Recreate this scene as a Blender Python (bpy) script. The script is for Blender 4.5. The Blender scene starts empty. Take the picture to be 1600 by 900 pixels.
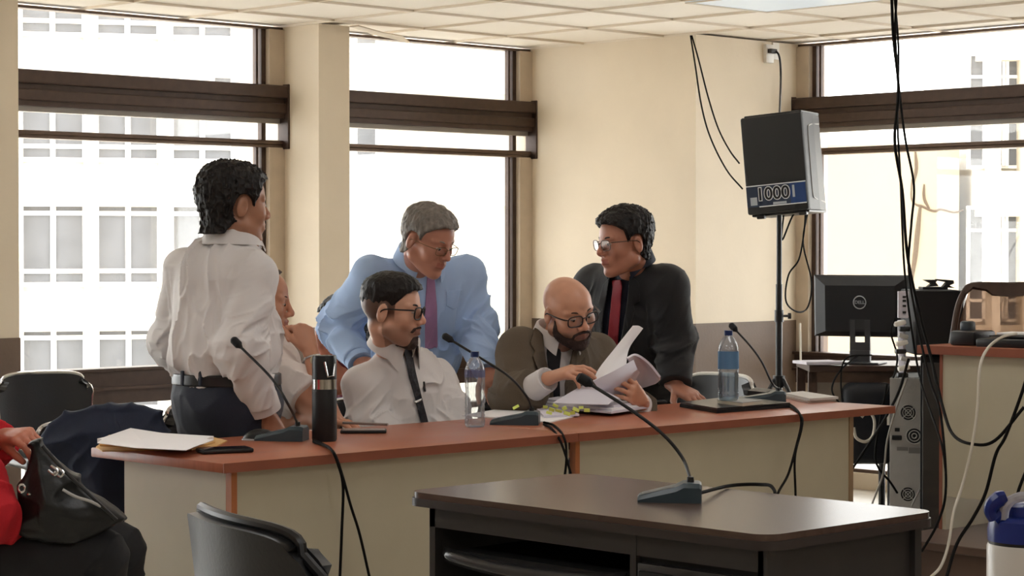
import bpy, bmesh, math, random
import numpy as np
from mathutils import Vector, Matrix

sc = bpy.context.scene
# ---------------------------------------------------------------- camera
FPX = 3370.0
CAM = np.array([0.0, 0.0, 1.35])
YAW = math.atan2(.694, .720)
PITCH = math.radians(1.105)
FW = np.array([math.sin(YAW), math.cos(YAW), 0.0])
RT = np.array([math.cos(YAW), -math.sin(YAW), 0.0])
UPV = np.array([0.0, 0.0, 1.0])
FP = FW * math.cos(PITCH) - UPV * math.sin(PITCH)
UP2 = FW * math.sin(PITCH) + UPV * math.cos(PITCH)
cd = bpy.data.cameras.new('camera')
cam = bpy.data.objects.new('camera', cd)
sc.collection.objects.link(cam)
cam.location = CAM
cam.rotation_euler = (math.radians(90) - PITCH, 0, -YAW)
cd.sensor_width = 36
cd.lens = FPX / 1600 * 36
cd.clip_start = 0.05
cd.clip_end = 300
sc.camera = cam
# ---------------------------------------------------------------- world, sun, ceiling lamps, exposure
sc.view_settings.view_transform = 'Standard'
sc.view_settings.look = 'None'
sc.view_settings.exposure = 0.2
sc.view_settings.gamma = 1
sc.view_settings.use_curve_mapping = False
sc.cycles.use_denoising = True
sc.cycles.max_bounces = 8
sc.cycles.diffuse_bounces = 5
sc.cycles.transparent_max_bounces = 16
sc.cycles.sample_clamp_indirect = 4
w = bpy.data.worlds.new('sky')
sc.world = w
w.use_nodes = True
bgn = w.node_tree.nodes['Background']
bgn.inputs[0].default_value = (.965, .98, 1.0, 1)
bgn.inputs[1].default_value = 7.0
sd = bpy.data.lights.new('sun', 'SUN')
sd.energy = 2.2
sd.angle = math.radians(4)
sd.color = (1, .96, .9)
so = bpy.data.objects.new('sun', sd)
sc.collection.objects.link(so)
so.rotation_euler = (math.radians(24), math.radians(14), 0)   # high sun from behind the room: reaches the facades, not the room
LAMP_W = 7.0
lamp_grid = [(x, y) for x in (0.9, 3.35, 5.8) for y in (-1.2, 1.85, 4.3)] + [(7.935, 6.15)]
for i, (x, y) in enumerate(lamp_grid):
    ld = bpy.data.lights.new('troffer_light', 'AREA')
    ld.shape = 'RECTANGLE'; ld.size = .56; ld.size_y = 1.16
    ld.energy = LAMP_W if i < 9 else 2.0
    ld.color = (1, .98, .97)
    lo = bpy.data.objects.new('troffer_light', ld)
    lo.location = (x, y, 2.48)
    sc.collection.objects.link(lo)

# ---------------------------------------------------------------- helpers
COL = sc.collection
ORG = {}
def at(px, py, d):
    r = RT * (px - 800) / FPX + FP + UP2 * (450 - py) / FPX
    return CAM + r * d / float(r @ FW)
def az(px, py, z):
    r = RT * (px - 800) / FPX + FP + UP2 * (450 - py) / FPX
    return CAM + r * ((z - CAM[2]) / r[2])
def lin(c):
    return tuple((x / 255 / 12.92) if x / 255 <= .04045 else ((x / 255 + .055) / 1.055) ** 2.4 for x in c)
MATS = {}
def mat(name, rgb, rough=.6, metal=0, bump=0, bscale=60, var=0, vscale=8, spec=.5, trans=0, attr=False, sheen=0, coat=0, stretch=None, ior=1.45, rvar=0):
    if name in MATS: return MATS[name]
    m = bpy.data.materials.new(name); m.use_nodes = True
    nt = m.node_tree; p = nt.nodes['Principled BSDF']
    c = lin(rgb)
    p.inputs['Base Color'].default_value = (*c, 1)
    p.inputs['Roughness'].default_value = rough
    p.inputs['Metallic'].default_value = metal
    p.inputs['Specular IOR Level'].default_value = spec
    p.inputs['Transmission Weight'].default_value = trans
    p.inputs['IOR'].default_value = ior
    if coat: p.inputs['Coat Weight'].default_value = coat; p.inputs['Coat Roughness'].default_value = .15
    if sheen: p.inputs['Sheen Weight'].default_value = sheen
    tc = nt.nodes.new('ShaderNodeTexCoord'); mp = nt.nodes.new('ShaderNodeMapping')
    nt.links.new(tc.outputs['Object'], mp.inputs[0])
    if stretch: mp.inputs['Scale'].default_value = stretch
    base = None
    if attr:
        a = nt.nodes.new('ShaderNodeVertexColor'); a.layer_name = 'tone'
        base = a.outputs[0]
    if var:
        n = nt.nodes.new('ShaderNodeTexNoise'); n.inputs['Scale'].default_value = vscale; n.inputs['Detail'].default_value = 5
        nt.links.new(mp.outputs[0], n.inputs['Vector'])
        r = nt.nodes.new('ShaderNodeValToRGB')
        r.color_ramp.elements[0].position = .3; r.color_ramp.elements[1].position = .7
        r.color_ramp.elements[0].color = (*[max(0, 1 - var)] * 3, 1); r.color_ramp.elements[1].color = (*[1 + var] * 3, 1)
        nt.links.new(n.outputs[0], r.inputs[0])
        mx = nt.nodes.new('ShaderNodeMix'); mx.data_type = 'RGBA'; mx.blend_type = 'MULTIPLY'; mx.inputs[0].default_value = 1
        if base: nt.links.new(base, mx.inputs[6])
        else: mx.inputs[6].default_value = (*c, 1)
        nt.links.new(r.outputs[0], mx.inputs[7])
        base = mx.outputs[2]
        if rvar:
            mr = nt.nodes.new('ShaderNodeMapRange'); mr.inputs[3].default_value = max(.02, rough - rvar); mr.inputs[4].default_value = rough + rvar
            nt.links.new(n.outputs[0], mr.inputs[0]); nt.links.new(mr.outputs[0], p.inputs['Roughness'])
    if base: nt.links.new(base, p.inputs['Base Color'])
    if bump:
        n = nt.nodes.new('ShaderNodeTexNoise'); n.inputs['Scale'].default_value = bscale; n.inputs['Detail'].default_value = 3
        nt.links.new(mp.outputs[0], n.inputs['Vector'])
        b = nt.nodes.new('ShaderNodeBump'); b.inputs['Strength'].default_value = bump; b.inputs['Distance'].default_value = .004
        nt.links.new(n.outputs[0], b.inputs['Height']); nt.links.new(b.outputs[0], p.inputs['Normal'])
    MATS[name] = m
    return m
def glass_mat(name, tint=(255, 255, 255), gloss=.08, rough=.02, opaque=0, ocol=(200, 210, 220)):
    m = bpy.data.materials.new(name); m.use_nodes = True
    nt = m.node_tree; nt.nodes.clear()
    o = nt.nodes.new('ShaderNodeOutputMaterial'); t = nt.nodes.new('ShaderNodeBsdfTransparent'); g = nt.nodes.new('ShaderNodeBsdfGlossy')
    f = nt.nodes.new('ShaderNodeLayerWeight'); f.inputs[0].default_value = .35
    ml = nt.nodes.new('ShaderNodeMath'); ml.operation = 'MULTIPLY_ADD'; ml.inputs[1].default_value = .55; ml.inputs[2].default_value = gloss
    mix = nt.nodes.new('ShaderNodeMixShader')
    t.inputs[0].default_value = (*lin(tint), 1); g.inputs['Roughness'].default_value = rough
    nt.links.new(f.outputs['Fresnel'], ml.inputs[0]); nt.links.new(ml.outputs[0], mix.inputs[0])
    nt.links.new(t.outputs[0], mix.inputs[1]); nt.links.new(g.outputs[0], mix.inputs[2])
    last = mix
    if opaque:
        d = nt.nodes.new('ShaderNodeBsdfDiffuse'); d.inputs[0].default_value = (*lin(ocol), 1)
        m2 = nt.nodes.new('ShaderNodeMixShader'); m2.inputs[0].default_value = opaque
        nt.links.new(mix.outputs[0], m2.inputs[1]); nt.links.new(d.outputs[0], m2.inputs[2]); last = m2
    nt.links.new(last.outputs[0], o.inputs[0])
    return m

def rotz(a):
    c, s = math.cos(a), math.sin(a)
    return np.array([[c, -s, 0], [s, c, 0], [0, 0, 1.]])
def rotx(a):
    c, s = math.cos(a), math.sin(a)
    return np.array([[1, 0, 0], [0, c, -s], [0, s, c]])
def roty(a):
    c, s = math.cos(a), math.sin(a)
    return np.array([[c, 0, s], [0, 1, 0], [-s, 0, c]])
def nrm(v):
    v = np.array(v, float); return v / (np.linalg.norm(v) + 1e-12)
def spline(pts, n=8):
    P = [np.array(p, float) for p in pts]
    if len(P) < 3: return P
    P = [2 * P[0] - P[1]] + P + [2 * P[-1] - P[-2]]
    out = []
    for i in range(1, len(P) - 2):
        for k in range(n):
            t = k / n
            out.append(.5 * ((2 * P[i]) + (-P[i-1] + P[i+1]) * t + (2*P[i-1] - 5*P[i] + 4*P[i+1] - P[i+2]) * t*t + (-P[i-1] + 3*P[i] - 3*P[i+1] + P[i+2]) * t**3))
    out.append(P[-2])
    return out
class MB:
    """collects shapes and links them as one mesh object"""
    def __init__(s): s.v = []; s.f = []
    def add(s, vs, fs, M=None, loc=None):
        b = len(s.v)
        for v in vs:
            v = np.array(v, float)
            if M is not None: v = M @ v
            if loc is not None: v = v + loc
            s.v.append(v)
        s.f += [tuple(i + b for i in f) for f in fs]
        return s
    def box(s, c, d, M=None, bev=0, seg=2):
        bm = bmesh.new(); bmesh.ops.create_cube(bm, size=1)
        for v in bm.verts: v.co = Vector((v.co.x * d[0], v.co.y * d[1], v.co.z * d[2]))
        if bev: bmesh.ops.bevel(bm, geom=list(bm.edges), offset=min(bev, min(d) * .49), segments=seg, profile=.5, affect='EDGES')
        bm.verts.index_update()
        s.add([tuple(v.co) for v in bm.verts], [tuple(v.index for v in f.verts) for f in bm.faces], M, np.array(c, float)); bm.free(); return s
    def bb(s, a, b, bev=0):
        a = np.array(a, float); b = np.array(b, float)
        return s.box((a + b) / 2, np.abs(b - a), bev=bev)
    def tube(s, pts, r, n=8, smooth=0, closed=False, M=None, loc=None, flat=1.0):
        P = spline(pts, smooth) if smooth else [np.array(p, float) for p in pts]
        m = len(P); rr = r if hasattr(r, '__len__') else [r] * m
        if len(rr) != m: rr = np.interp(np.linspace(0, 1, m), np.linspace(0, 1, len(rr)), rr)
        vs = []; up = None
        for i in range(m):
            a = P[(i - 1) % m] if (closed or i > 0) else P[i]
            b = P[(i + 1) % m] if (closed or i < m - 1) else P[i]
            t = nrm(b - a)
            if up is None:
                up = np.array([0, 0, 1.]) if abs(t[2]) < .9 else np.array([1., 0, 0])
            x = nrm(np.cross(up, t)); y = np.cross(t, x); up = y
            for k in range(n):
                q = 2 * math.pi * k / n
                vs.append(P[i] + rr[i] * (math.cos(q) * x + math.sin(q) * y * flat))
        fs = []
        for i in range(m if closed else m - 1):
            for k in range(n):
                j = (i + 1) % m
                fs.append((i*n + k, i*n + (k+1) % n, j*n + (k+1) % n, j*n + k))
        if not closed:
            fs.append(tuple(range(n - 1, -1, -1))); fs.append(tuple((m-1)*n + k for k in range(n)))
        return s.add(vs, fs, M, loc)
    def cyl(s, a, b, r, r2=None, n=20): return s.tube([a, b], [r, r if r2 is None else r2], n)
    def lathe(s, prof, n=28, M=None, loc=None, sx=1, sy=1):
        vs = []; fs = []
        for r, z in prof:
            for k in range(n):
                q = 2 * math.pi * k / n; vs.append((r * math.cos(q) * sx, r * math.sin(q) * sy, z))
        for i in range(len(prof) - 1):
            for k in range(n): fs.append((i*n + k, i*n + (k+1) % n, (i+1)*n + (k+1) % n, (i+1)*n + k))
        if prof[0][0] > 1e-5: fs.append(tuple(range(n - 1, -1, -1)))
        if prof[-1][0] > 1e-5: fs.append(tuple((len(prof)-1)*n + k for k in range(n)))
        return s.add(vs, fs, M, loc)
    def prism(s, poly, h0, h1, M=None, loc=None):
        """poly in local xy, extruded from z=h0 to h1"""
        n = len(poly)
        vs = [(x, y, h0) for x, y in poly] + [(x, y, h1) for x, y in poly]
        fs = [tuple(range(n - 1, -1, -1)), tuple(range(n, 2*n))] + [(i, (i+1) % n, n + (i+1) % n, n + i) for i in range(n)]
        return s.add(vs, fs, M, loc)
    def grid(s, G, thick=0):
        """G[i][j] points; optional thickness"""
        G = np.array(G, float); a, b = G.shape[:2]
        vs = [G[i, j] for i in range(a) for j in range(b)]
        fs = [(i*b + j, (i+1)*b + j, (i+1)*b + j + 1, i*b + j + 1) for i in range(a-1) for j in range(b-1)]
        if thick:
            du = np.gradient(G, axis=0); dv = np.gradient(G, axis=1)
            N = np.cross(du, dv); N /= (np.linalg.norm(N, axis=2, keepdims=True) + 1e-12)
            G2 = G - N * thick
            m = a * b
            vs += [G2[i, j] for i in range(a) for j in range(b)]
            fs += [tuple(m + k for k in reversed(f)) for f in list(fs)]
            for i in range(a - 1):
                for j in (0, b - 1):
                    q = (i*b + j, (i+1)*b + j, m + (i+1)*b + j, m + i*b + j); fs.append(q if j else q[::-1])
            for j in range(b - 1):
                for i in (0, a - 1):
                    q = (i*b + j, i*b + j + 1, m + i*b + j + 1, m + i*b + j); fs.append(q if i == 0 else q[::-1])
        return s.add(vs, fs)
    def build(s, name, m, parent=None, origin=None, smooth=False, **tags):
        return link(name, s.v, s.f, m, parent, origin, smooth, **tags)
def link(name, v, f, m, parent=None, origin=None, smooth=False, col=None, local=False, **tags):
    me = bpy.data.meshes.new(name)
    V = np.array(v, float).reshape(-1, 3)
    o = np.zeros(3)
    if parent is not None and parent in ORG and not local: o = ORG[parent]
    elif parent is None:
        o = np.array(origin, float) if origin is not None else np.array([(V[:, 0].min() + V[:, 0].max()) / 2, (V[:, 1].min() + V[:, 1].max()) / 2, V[:, 2].min()])
    V = V - o
    if isinstance(f, np.ndarray):
        me.vertices.add(len(V)); me.vertices.foreach_set('co', V.astype(np.float32).ravel())
        me.loops.add(f.size); me.loops.foreach_set('vertex_index', f.astype(np.int32).ravel())
        me.polygons.add(len(f)); me.polygons.foreach_set('loop_start', np.arange(0, f.size, 4, dtype=np.int32))
        me.update(calc_edges=True)
    else:
        me.from_pydata([tuple(x) for x in V], [], f); me.update()
    if smooth == 'auto':
        bm = bmesh.new(); bm.from_mesh(me); bmesh.ops.recalc_face_normals(bm, faces=bm.faces)
        for e in bm.edges:
            if len(e.link_faces) == 2 and e.calc_face_angle(0) > .6: e.smooth = False
        for x in bm.faces: x.smooth = True
        bm.to_mesh(me); bm.free()
    elif smooth:
        me.polygons.foreach_set('use_smooth', [True] * len(me.polygons))
    if col is not None:
        ca = me.color_attributes.new('tone', 'FLOAT_COLOR', 'POINT')
        ca.data.foreach_set('color', np.hstack([col, np.ones((len(col), 1))]).astype(np.float32).ravel())
    me.materials.append(m)
    ob = bpy.data.objects.new(name, me); COL.objects.link(ob)
    if parent is not None:
        ob.parent = parent
        if parent in ORG and not local: ORG[ob] = o
    else:
        ob.location = o; ORG[ob] = o
    for k, x in tags.items(): ob[{'cat': 'category'}.get(k, k)] = x
    return ob
def thing(name, label, cat, loc, rz=0, group=None, world=True):
    """Empty at the thing's base; world=True: parts are given in world coordinates"""
    o = bpy.data.objects.new(name, None); COL.objects.link(o); o.empty_display_size = .1
    o.location = loc; o.rotation_euler = (0, 0, rz); o['label'] = label; o['category'] = cat
    if group: o['group'] = group
    if world: ORG[o] = np.array(loc, float)
    return o
def copy_tree(o, loc, rz, label=None, parent=None):
    c = o.copy(); COL.objects.link(c)
    if parent is not None: c.parent = parent
    else:
        c.location = loc; c.rotation_euler = (0, 0, rz)
        if label: c['label'] = label
    for ch in list(o.children): copy_tree(ch, None, None, None, c)
    return c
def struct(name, mb, m, smooth=False):
    return mb.build(name, m, smooth=smooth, kind='structure')
def text_mesh(s, size, bold=0, ext=.001, offset=0):
    """outline lettering as vertices and faces in the xy plane, centred"""
    cu = bpy.data.curves.new('t', 'FONT'); cu.body = s; cu.size = size; cu.extrude = ext; cu.align_x = 'CENTER'; cu.align_y = 'CENTER'; cu.offset = offset
    ob = bpy.data.objects.new('t', cu); COL.objects.link(ob)
    dg = bpy.context.evaluated_depsgraph_get(); me = bpy.data.meshes.new_from_object(ob.evaluated_get(dg))
    vs = [tuple(v.co) for v in me.vertices]; fs = [tuple(p.vertices) for p in me.polygons]
    bpy.data.objects.remove(ob); bpy.data.meshes.remove(me); bpy.data.curves.remove(cu)
    return vs, fs

# ---------------------------------------------------------------- materials
M_wall = mat('cream_wall_paint', (224, 210, 188), .75, bump=.15, bscale=40, var=.03, vscale=3)
M_dado = mat('brown_dado_paint', (104, 86, 72), .55, bump=.2, bscale=60, var=.08, vscale=5)
M_ceil = mat('ceiling_tile', (248, 240, 228), .85, bump=.2, bscale=200)
M_grid = mat('ceiling_grid', (226, 214, 196), .6)
M_frame = mat('brown_aluminium', (74, 58, 50), .42, metal=.3, var=.12, vscale=25)
M_frame2 = mat('brown_aluminium_worn', (98, 80, 68), .4, metal=.4, var=.15, vscale=20)
M_post = mat('taupe_post', (196, 180, 160), .5, var=.08, vscale=9)
M_floor = mat('floor_tile', (208, 202, 190), .25, var=.1, vscale=4)
M_wood = mat('cherry_laminate', (162, 95, 68), .34, var=.1, vscale=6, stretch=(1, 9, 1), rvar=.05)
M_edge = mat('cherry_edge', (138, 78, 58), .4, var=.06, vscale=12)
M_panel = mat('beige_laminate', (184, 175, 152), .5, var=.025, vscale=10, bump=.05, bscale=300)
M_dark = mat('dark_woodgrain', (80, 62, 54), .26, var=.16, vscale=5, stretch=(12, 1.2, 1), spec=.55)
M_dkmetal = mat('charcoal_metal', (60, 57, 56), .4, metal=.3, var=.06, vscale=12)
M_black = mat('black_plastic', (24, 24, 26), .38)
M_blackm = mat('black_matte', (17, 17, 19), .75)
M_cable = mat('black_cable', (20, 18, 17), .8, spec=.15)
M_wcable = mat('white_cable', (205, 198, 184), .5)
M_chrome = mat('chrome', (205, 205, 205), .18, metal=1)
M_vinyl = mat('black_vinyl', (28, 29, 31), .38, bump=.1, bscale=120)
M_paper = mat('white_paper', (240, 238, 240), .8)
M_paper2 = mat('grey_paper', (214, 211, 222), .8)
M_manila = mat('manila_card', (214, 172, 112), .8)
M_note = mat('yellow_sticky_note', (222, 236, 120), .7)
M_glass = glass_mat('window_glass', (250, 250, 248), .03)
M_silver = mat('galvanised_steel', (172, 170, 167), .45, metal=.15, var=.05, vscale=20)
M_white = mat('white_plastic', (232, 228, 220), .4)
# ---------------------------------------------------------------- room shell
CH = 2.5
b = MB(); b.bb((-2.5, -3, -.1), (12, 9.3, 0)); fl = struct('floor', b, M_floor)
b = MB()
b.bb((-2.5, -3, CH + .012), (9.9, 9.2, CH + .06)); struct('ceiling', b, M_ceil)
b = MB()
x = 7.63 - .61 * 17
while x < 9.8:
    b.bb((x - .007, -3, CH), (x + .007, 9.1, CH + .0125)); x += .61
y = 6.76 - .61 * 16
while y < 9.1:
    b.bb((-2.5, y - .007, CH + .0002), (9.8, y + .007, CH + .0121)); y += .61
struct('trim_ceiling_grid', b, M_grid)
# window wall: columns, spandrel strip above dado
def column(name, x0, x1, y0, y1):
    b = MB(); b.bb((x0, y0, .93), (x1, y1, CH)); struct(name, b, M_wall)
    b = MB(); b.bb((x0 - .004, y0 - .004, 0), (x1 + .004, y1, .93)); struct(name.replace('wall', 'trim') + '_dado', b, M_dado)
VW = 9.05
column('wall_column_middle', 7.02, 7.225, 8.72, 9.2)
column('wall_column_left', 4.95, 5.255, 8.72, 9.2)
column('wall_column_far_left', 2.9, 3.15, 8.72, 9.2)
column('wall_north_end', -2.5, 1.1, 8.72, 9.2)
column('wall_corner', 8.845, 10.0, 7.74, 9.2)
column('wall_east', 9.74, 10.0, -3, 3.9)
b = MB(); b.bb((-2.7, -3, 0), (-2.5, 9.2, CH)); struct('wall_west', b, M_wall)
b = MB(); b.bb((-2.7, -3.2, 0), (10, -3, CH)); struct('wall_south', b, M_wall)

def window(n, axis, plane, a0, a1, sgn, jamb=True, far_a=None, minor=()):
    """axis 'x': wall along x at y=plane; axis 'y': wall along y at x=plane; the room is on the lower side"""
    def bx(mb, a, a2, p, p2, z, z2, bev=0):
        if axis == 'x': mb.bb((a, p, z), (a2, p2, z2), bev)
        else: mb.bb((p, a, z), (p2, a2, z2), bev)
    P = plane
    root = thing('window_%d' % n, 'x', 'window', (a0, P, 0) if axis == 'x' else (P, a0, 0))
    del root['label']; del root['category']; root['kind'] = 'structure'
    g = MB(); bx(g, a0, a1, P, P + .005, .12, CH); gl = g.build('window_glass', M_glass, root)
    f = MB()
    bx(f, a0, a1, P - .03, P + .04, CH - .014, CH + .0)            # head
    bx(f, a0, a1, P - .04, P + .04, 1.868, 1.884, .004); bx(f, a0, a1, P - .045, P + .04, 1.884, 1.906, .006)   # rail
    bx(f, a0, a1, P - .03, P + .04, .43, .462); bx(f, a0, a1, P - .03, P + .04, .09, .11)
    f.build('window_frame', M_frame2, root)
    cb = MB(); bx(cb, a0, a1, P - .05, P + .06, 0, .09); cb.build('window_curb', M_wall, root)
    bm_ = MB()
    bx(bm_, a0, a1, P - .085, P + .04, 2.125, 2.192, .008)
    bx(bm_, a0, a1, P - .055, P + .04, 2.095, 2.13)
    bx(bm_, a0, a1, P - .075, P + .04, 2.045, 2.098, .006)
    bx(bm_, a0, a1, P - .06, P + .04, 2.02, 2.05)
    bm_.build('transom', M_frame, root)
    u_ = MB(); bx(u_, a0, a1, P - .02, P + .03, 1.995, 2.02); u_.build('transom_track', mat('pale_aluminium', (165, 158, 150), .45, metal=.2), root)
    s = MB()
    bx(s, a0, a1, P - .08, P + .04, .735, .752, .004); bx(s, a0, a1, P - .06, P + .04, .66, .735); bx(s, a0, a1, P - .085, P + .04, .645, .66); bx(s, a0, a1, P - .05, P + .04, .575, .646)
    s.build('window_sill', M_frame, root)
    if far_a is not None:
        # jamb: aluminium stile, taupe post beside it
        e = far_a
        st = MB(); bx(st, e - sgn * .128, e - sgn * .100, P - .012, P + .02, .06, CH - .014); bx(st, e - sgn * .160, e - sgn * .145, P - .008, P + .02, .75, 1.87); bx(st, e - sgn * .160, e - sgn * .145, P - .008, P + .02, 2.19, CH - .014)
        st.build('stile', M_frame, root)
        po = MB(); bx(po, e - sgn * .100, e + sgn * .0, P - .045, P + .05, .0, 1.868); bx(po, e - sgn * .100, e, P - .045, P + .05, 2.192, CH - .014); po.build('jamb_post', M_post, root)
        cap = MB(); bx(cap, e - sgn * .012, e, P - .09, P, 1.86, 2.2, .003); cap.build('end_cap', M_frame, root)
    for a in minor:
        st = MB(); bx(st, a - .02, a + .02, P - .03, P + .04, .06, CH - .014); st.build('mullion', M_frame, root)
    return root
window(1, 'x', VW, 5.25, 7.03, 1, far_a=7.02)
window(2, 'x', VW, 7.22, 8.85, 1, far_a=8.845)
window(3, 'y', 9.755, 3.9, 7.76, 1, far_a=7.75, minor=(5.2,))
window(4, 'x', VW, 3.15, 4.96, 1, minor=(4.9,))
window(5, 'x', VW, 1.1, 2.9, 1, minor=(2.85,))
# recessed ceiling lights: one in view, the rest of the room's behind the camera
M_diff = bpy.data.materials.new('light_diffuser'); M_diff.use_nodes = True
_p = M_diff.node_tree.nodes['Principled BSDF']; _p.inputs['Base Color'].default_value = (.72, .80, .86, 1); _p.inputs['Roughness'].default_value = .3
_p.inputs['Emission Color'].default_value = (.8, .9, 1, 1); _p.inputs['Emission Strength'].default_value = .25
for i, (lx, ly) in enumerate(lamp_grid):
    r_ = thing('ceiling_light', 'recessed ceiling light panel at the top frame edge above the loudspeaker' if i == 9 else 'recessed ceiling light over the public side of the room', 'light', (lx, ly, CH - .012), group=None if i == 9 else 'ceiling lights over the public side')
    b = MB(); b.bb((lx - .30, ly - .60, CH - .004), (lx + .30, ly + .60, CH + .011)); b.build('diffuser', M_diff, r_)
    b = MB()
    for q in ((lx - .30, ly - .6, lx - .285, ly + .6), (lx + .285, ly - .6, lx + .30, ly + .6), (lx - .285, ly - .6, lx + .285, ly - .585), (lx - .285, ly + .585, lx + .285, ly + .6)): b.bb((q[0], q[1], CH - .01), (q[2], q[3], CH + .0))
    b.build('frame', M_grid, r_)
# warped tile edge hanging at the head of the second window
b = MB()
p0 = at(546, 42, 11.35); p1 = at(640, 66, 11.5); p2 = at(628, 58, 11.3)
b.grid([[at(546, 42, 11.3), at(560, 41, 11.2)], [at(585, 55, 11.4), at(600, 52, 11.25)], [at(640, 67, 11.5), at(628, 57, 11.35)]], .006)
b.build('sagging_ceiling_strip', M_grid, label='loose warped ceiling strip sagging at the top of the middle window', cat='ceiling strip')
# dais under the raised desk
b = MB(); b.bb((6.98, -2.9, 0), (9.6, 5.12, .2)); b.bb((6.95, -2.9, .17), (7.0, 5.14, .203), .004)
struct('floor_dais', b, mat('dais_brown', (92, 72, 62), .4, var=.1, vscale=6))

# ---------------------------------------------------------------- buildings outside
M_fac = mat('pale_concrete', (214, 206, 190), .85, var=.03, vscale=.6)
M_fac2 = mat('cream_render', (146, 130, 108), .9, var=.06, vscale=.5)
M_ow = mat('far_window_pane', (92, 92, 94), .5, var=.12, vscale=1.5)
M_owf = mat('far_window_frame', (240, 236, 228), .6)
M_crack = mat('crack_stain', (78, 64, 50), .9)
def building(name, label, origin, dirx, W, z0, z1, bays, floors, m, wfun, depth=8):
    """facade in the vertical plane through origin along dirx; normal towards the room"""
    dx = nrm(dirx); nz = np.array([0, 0, 1.]); nn = np.cross(dx, nz)
    Mx = np.array([dx, nn, nz]).T
    root = thing(name, label, 'building', (origin[0], origin[1], z0))
    o = np.array(origin, float)
    b = MB(); b.box(o + dx * W / 2 - nn * depth / 2 + nz * ((z0 + z1) / 2 - o[2]), (W, depth, z1 - z0), Mx)
    wl = b.build('wall', m, root)
    for a in bays['piers']:
        b = MB(); b.box(o + dx * a + nn * .25 + nz * ((z0 + z1) / 2), (bays['pw'], .5, z1 - z0), Mx); b.build('pier', m, root)
    for fz in floors:
        b = MB(); b.box(o + dx * W / 2 + nn * .12 + nz * (fz + bays['band'] / 2), (W, .24, bays['band']), Mx); b.build('spandrel', m, root)
        for a in bays['win']:
            wfun(root, o + dx * a + nz * fz, dx, nn, Mx)
    return root
# facade opposite: window units of 2 lights with small panes above and below
D1 = 48.0
def w1(root, p, dx, nn, Mx):
    f = MB(); z0 = 1.05
    wd, ht = 1.42, 1.95
    for q in (-wd / 2, 0, wd / 2): f.box(p + dx * q + nn * .05 + UPV * (z0 + ht / 2), (.12, .1, ht), Mx)
    for q in (0, .3, 1.6, ht): f.box(p + nn * .05 + UPV * (z0 + q), (wd + .12, .1, .1), Mx)
    fo = f.build('window', M_owf, root)
    g = MB(); g.box(p + nn * .02 + UPV * (z0 + ht / 2), (wd, .03, ht), Mx); g.build('pane', M_ow, fo)
e0 = at(-60, 385, D1); e0[2] = 0
floors = [-8.95, -6.15, -3.35, -.555, 2.245, 5.05, 7.85]
Rd = np.array([1.0, .0, 0])
fd = nrm(RT * 1 + FW * .25)
pxs = [83, 200, 290]
def along(px):
    k = (px - 800) / FPX
    return float((k * (e0 @ FW) - e0 @ RT) / (fd @ RT - k * (fd @ FW)))
wins = [along(a) for a in (-34, 83, 200, 316)]
building('apartment_building', 'tall pale apartment block seen through the left window', e0, fd, 5.6, -12, 14,
         dict(piers=[(wins[i] + wins[i + 1]) / 2 for i in range(3)], pw=.30, band=.9, win=wins), [z - .0 for z in floors], M_fac, w1)
e1 = at(340, 385, 50); e1[2] = 0
def w2(root, p, dx, nn, Mx):
    f = MB(); f.box(p + nn * .03 + UPV * 2.0, (.62, .08, 1.7), Mx); fo = f.build('window', M_owf, root)
    g = MB(); g.box(p + nn * .06 + UPV * 2.4, (.42, .06, .5), Mx); g.box(p + nn * .06 + UPV * 1.6, (.42, .06, .85), Mx); g.build('pane', M_ow, fo)
building('apartment_building', 'plain white block filling the middle window view', e1, nrm(RT + FW * .1), 12.5, -12, 14,
         dict(piers=[0.2, 2.3, 12], pw=.4, band=.5, win=[float((at(572, 385, 50) - e1) @ RT)]), [-6.4, -3.6, -.6, 2.3, 4.9], M_fac, w2)
# cream party wall with a crack, and the piered facade beside it, through the right window
DW = 24.0
e2 = at(1180, 385, 24.2); e2[2] = 0
dW = nrm(RT * 1 - FW * .05)
root = thing('apartment_building', 'cream windowless party wall with a branching crack', 'building', (e2[0], e2[1], -9))
nn = np.cross(dW, UPV)
Mx = np.array([dW, nn, UPV]).T
WW = float((at(1518, 385, DW) - e2) @ RT) - .12
b = MB(); b.box(e2 + dW * WW / 2 - nn * 4 + UPV * -3.4, (WW, 8, 11.5), Mx); b.build('wall', M_fac2, root)
b = MB(); b.box(e2 + dW * WW / 2 - nn * 4 + UPV * 2.42, (WW, 8, .14), Mx); b.build('parapet', M_fac2, root)
def onwall(px, py):
    r = RT * (px - 800) / FPX + FP + UP2 * (450 - py) / FPX
    t = ((e2 - CAM) @ nn) / (r @ nn)
    return CAM + r * t + nn * .004
cr = MB()
for line, r in (([(1425, 280), (1424, 310), (1432, 320), (1440, 322), (1452, 328), (1462, 330), (1470, 327), (1490, 332), (1505, 328)], .014),
                ([(1444, 288), (1444, 310), (1452, 326)], .018), ([(1438, 322), (1434, 360), (1430, 400), (1424, 440)], .03), ([(1430, 235), (1432, 262), (1428, 285)], .02)):
    cr.tube([onwall(*q) for q in line], [r * .5, r, r, r * .6], 6, smooth=3)
cr.build('crack', M_crack, root)
e3 = at(1522, 385, DW); e3[2] = 0
def w3(root, p, dx, nn, Mx):
    f = MB(); z0 = .55; wd, ht = .42, 1.25
    for q in (-wd / 2, 0, wd / 2): f.box(p + dx * q + nn * .03 + UPV * (z0 + ht / 2), (.035, .05, ht), Mx)
    for q in (0, .22, 1.0, ht): f.box(p + nn * .03 + UPV * (z0 + q), (wd + .04, .05, .035), Mx)
    fo = f.build('window', M_owf, root)
    g = MB(); g.box(p + nn * .015 + UPV * (z0 + ht / 2), (wd, .02, ht), Mx); g.build('pane', M_ow, fo)
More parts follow.
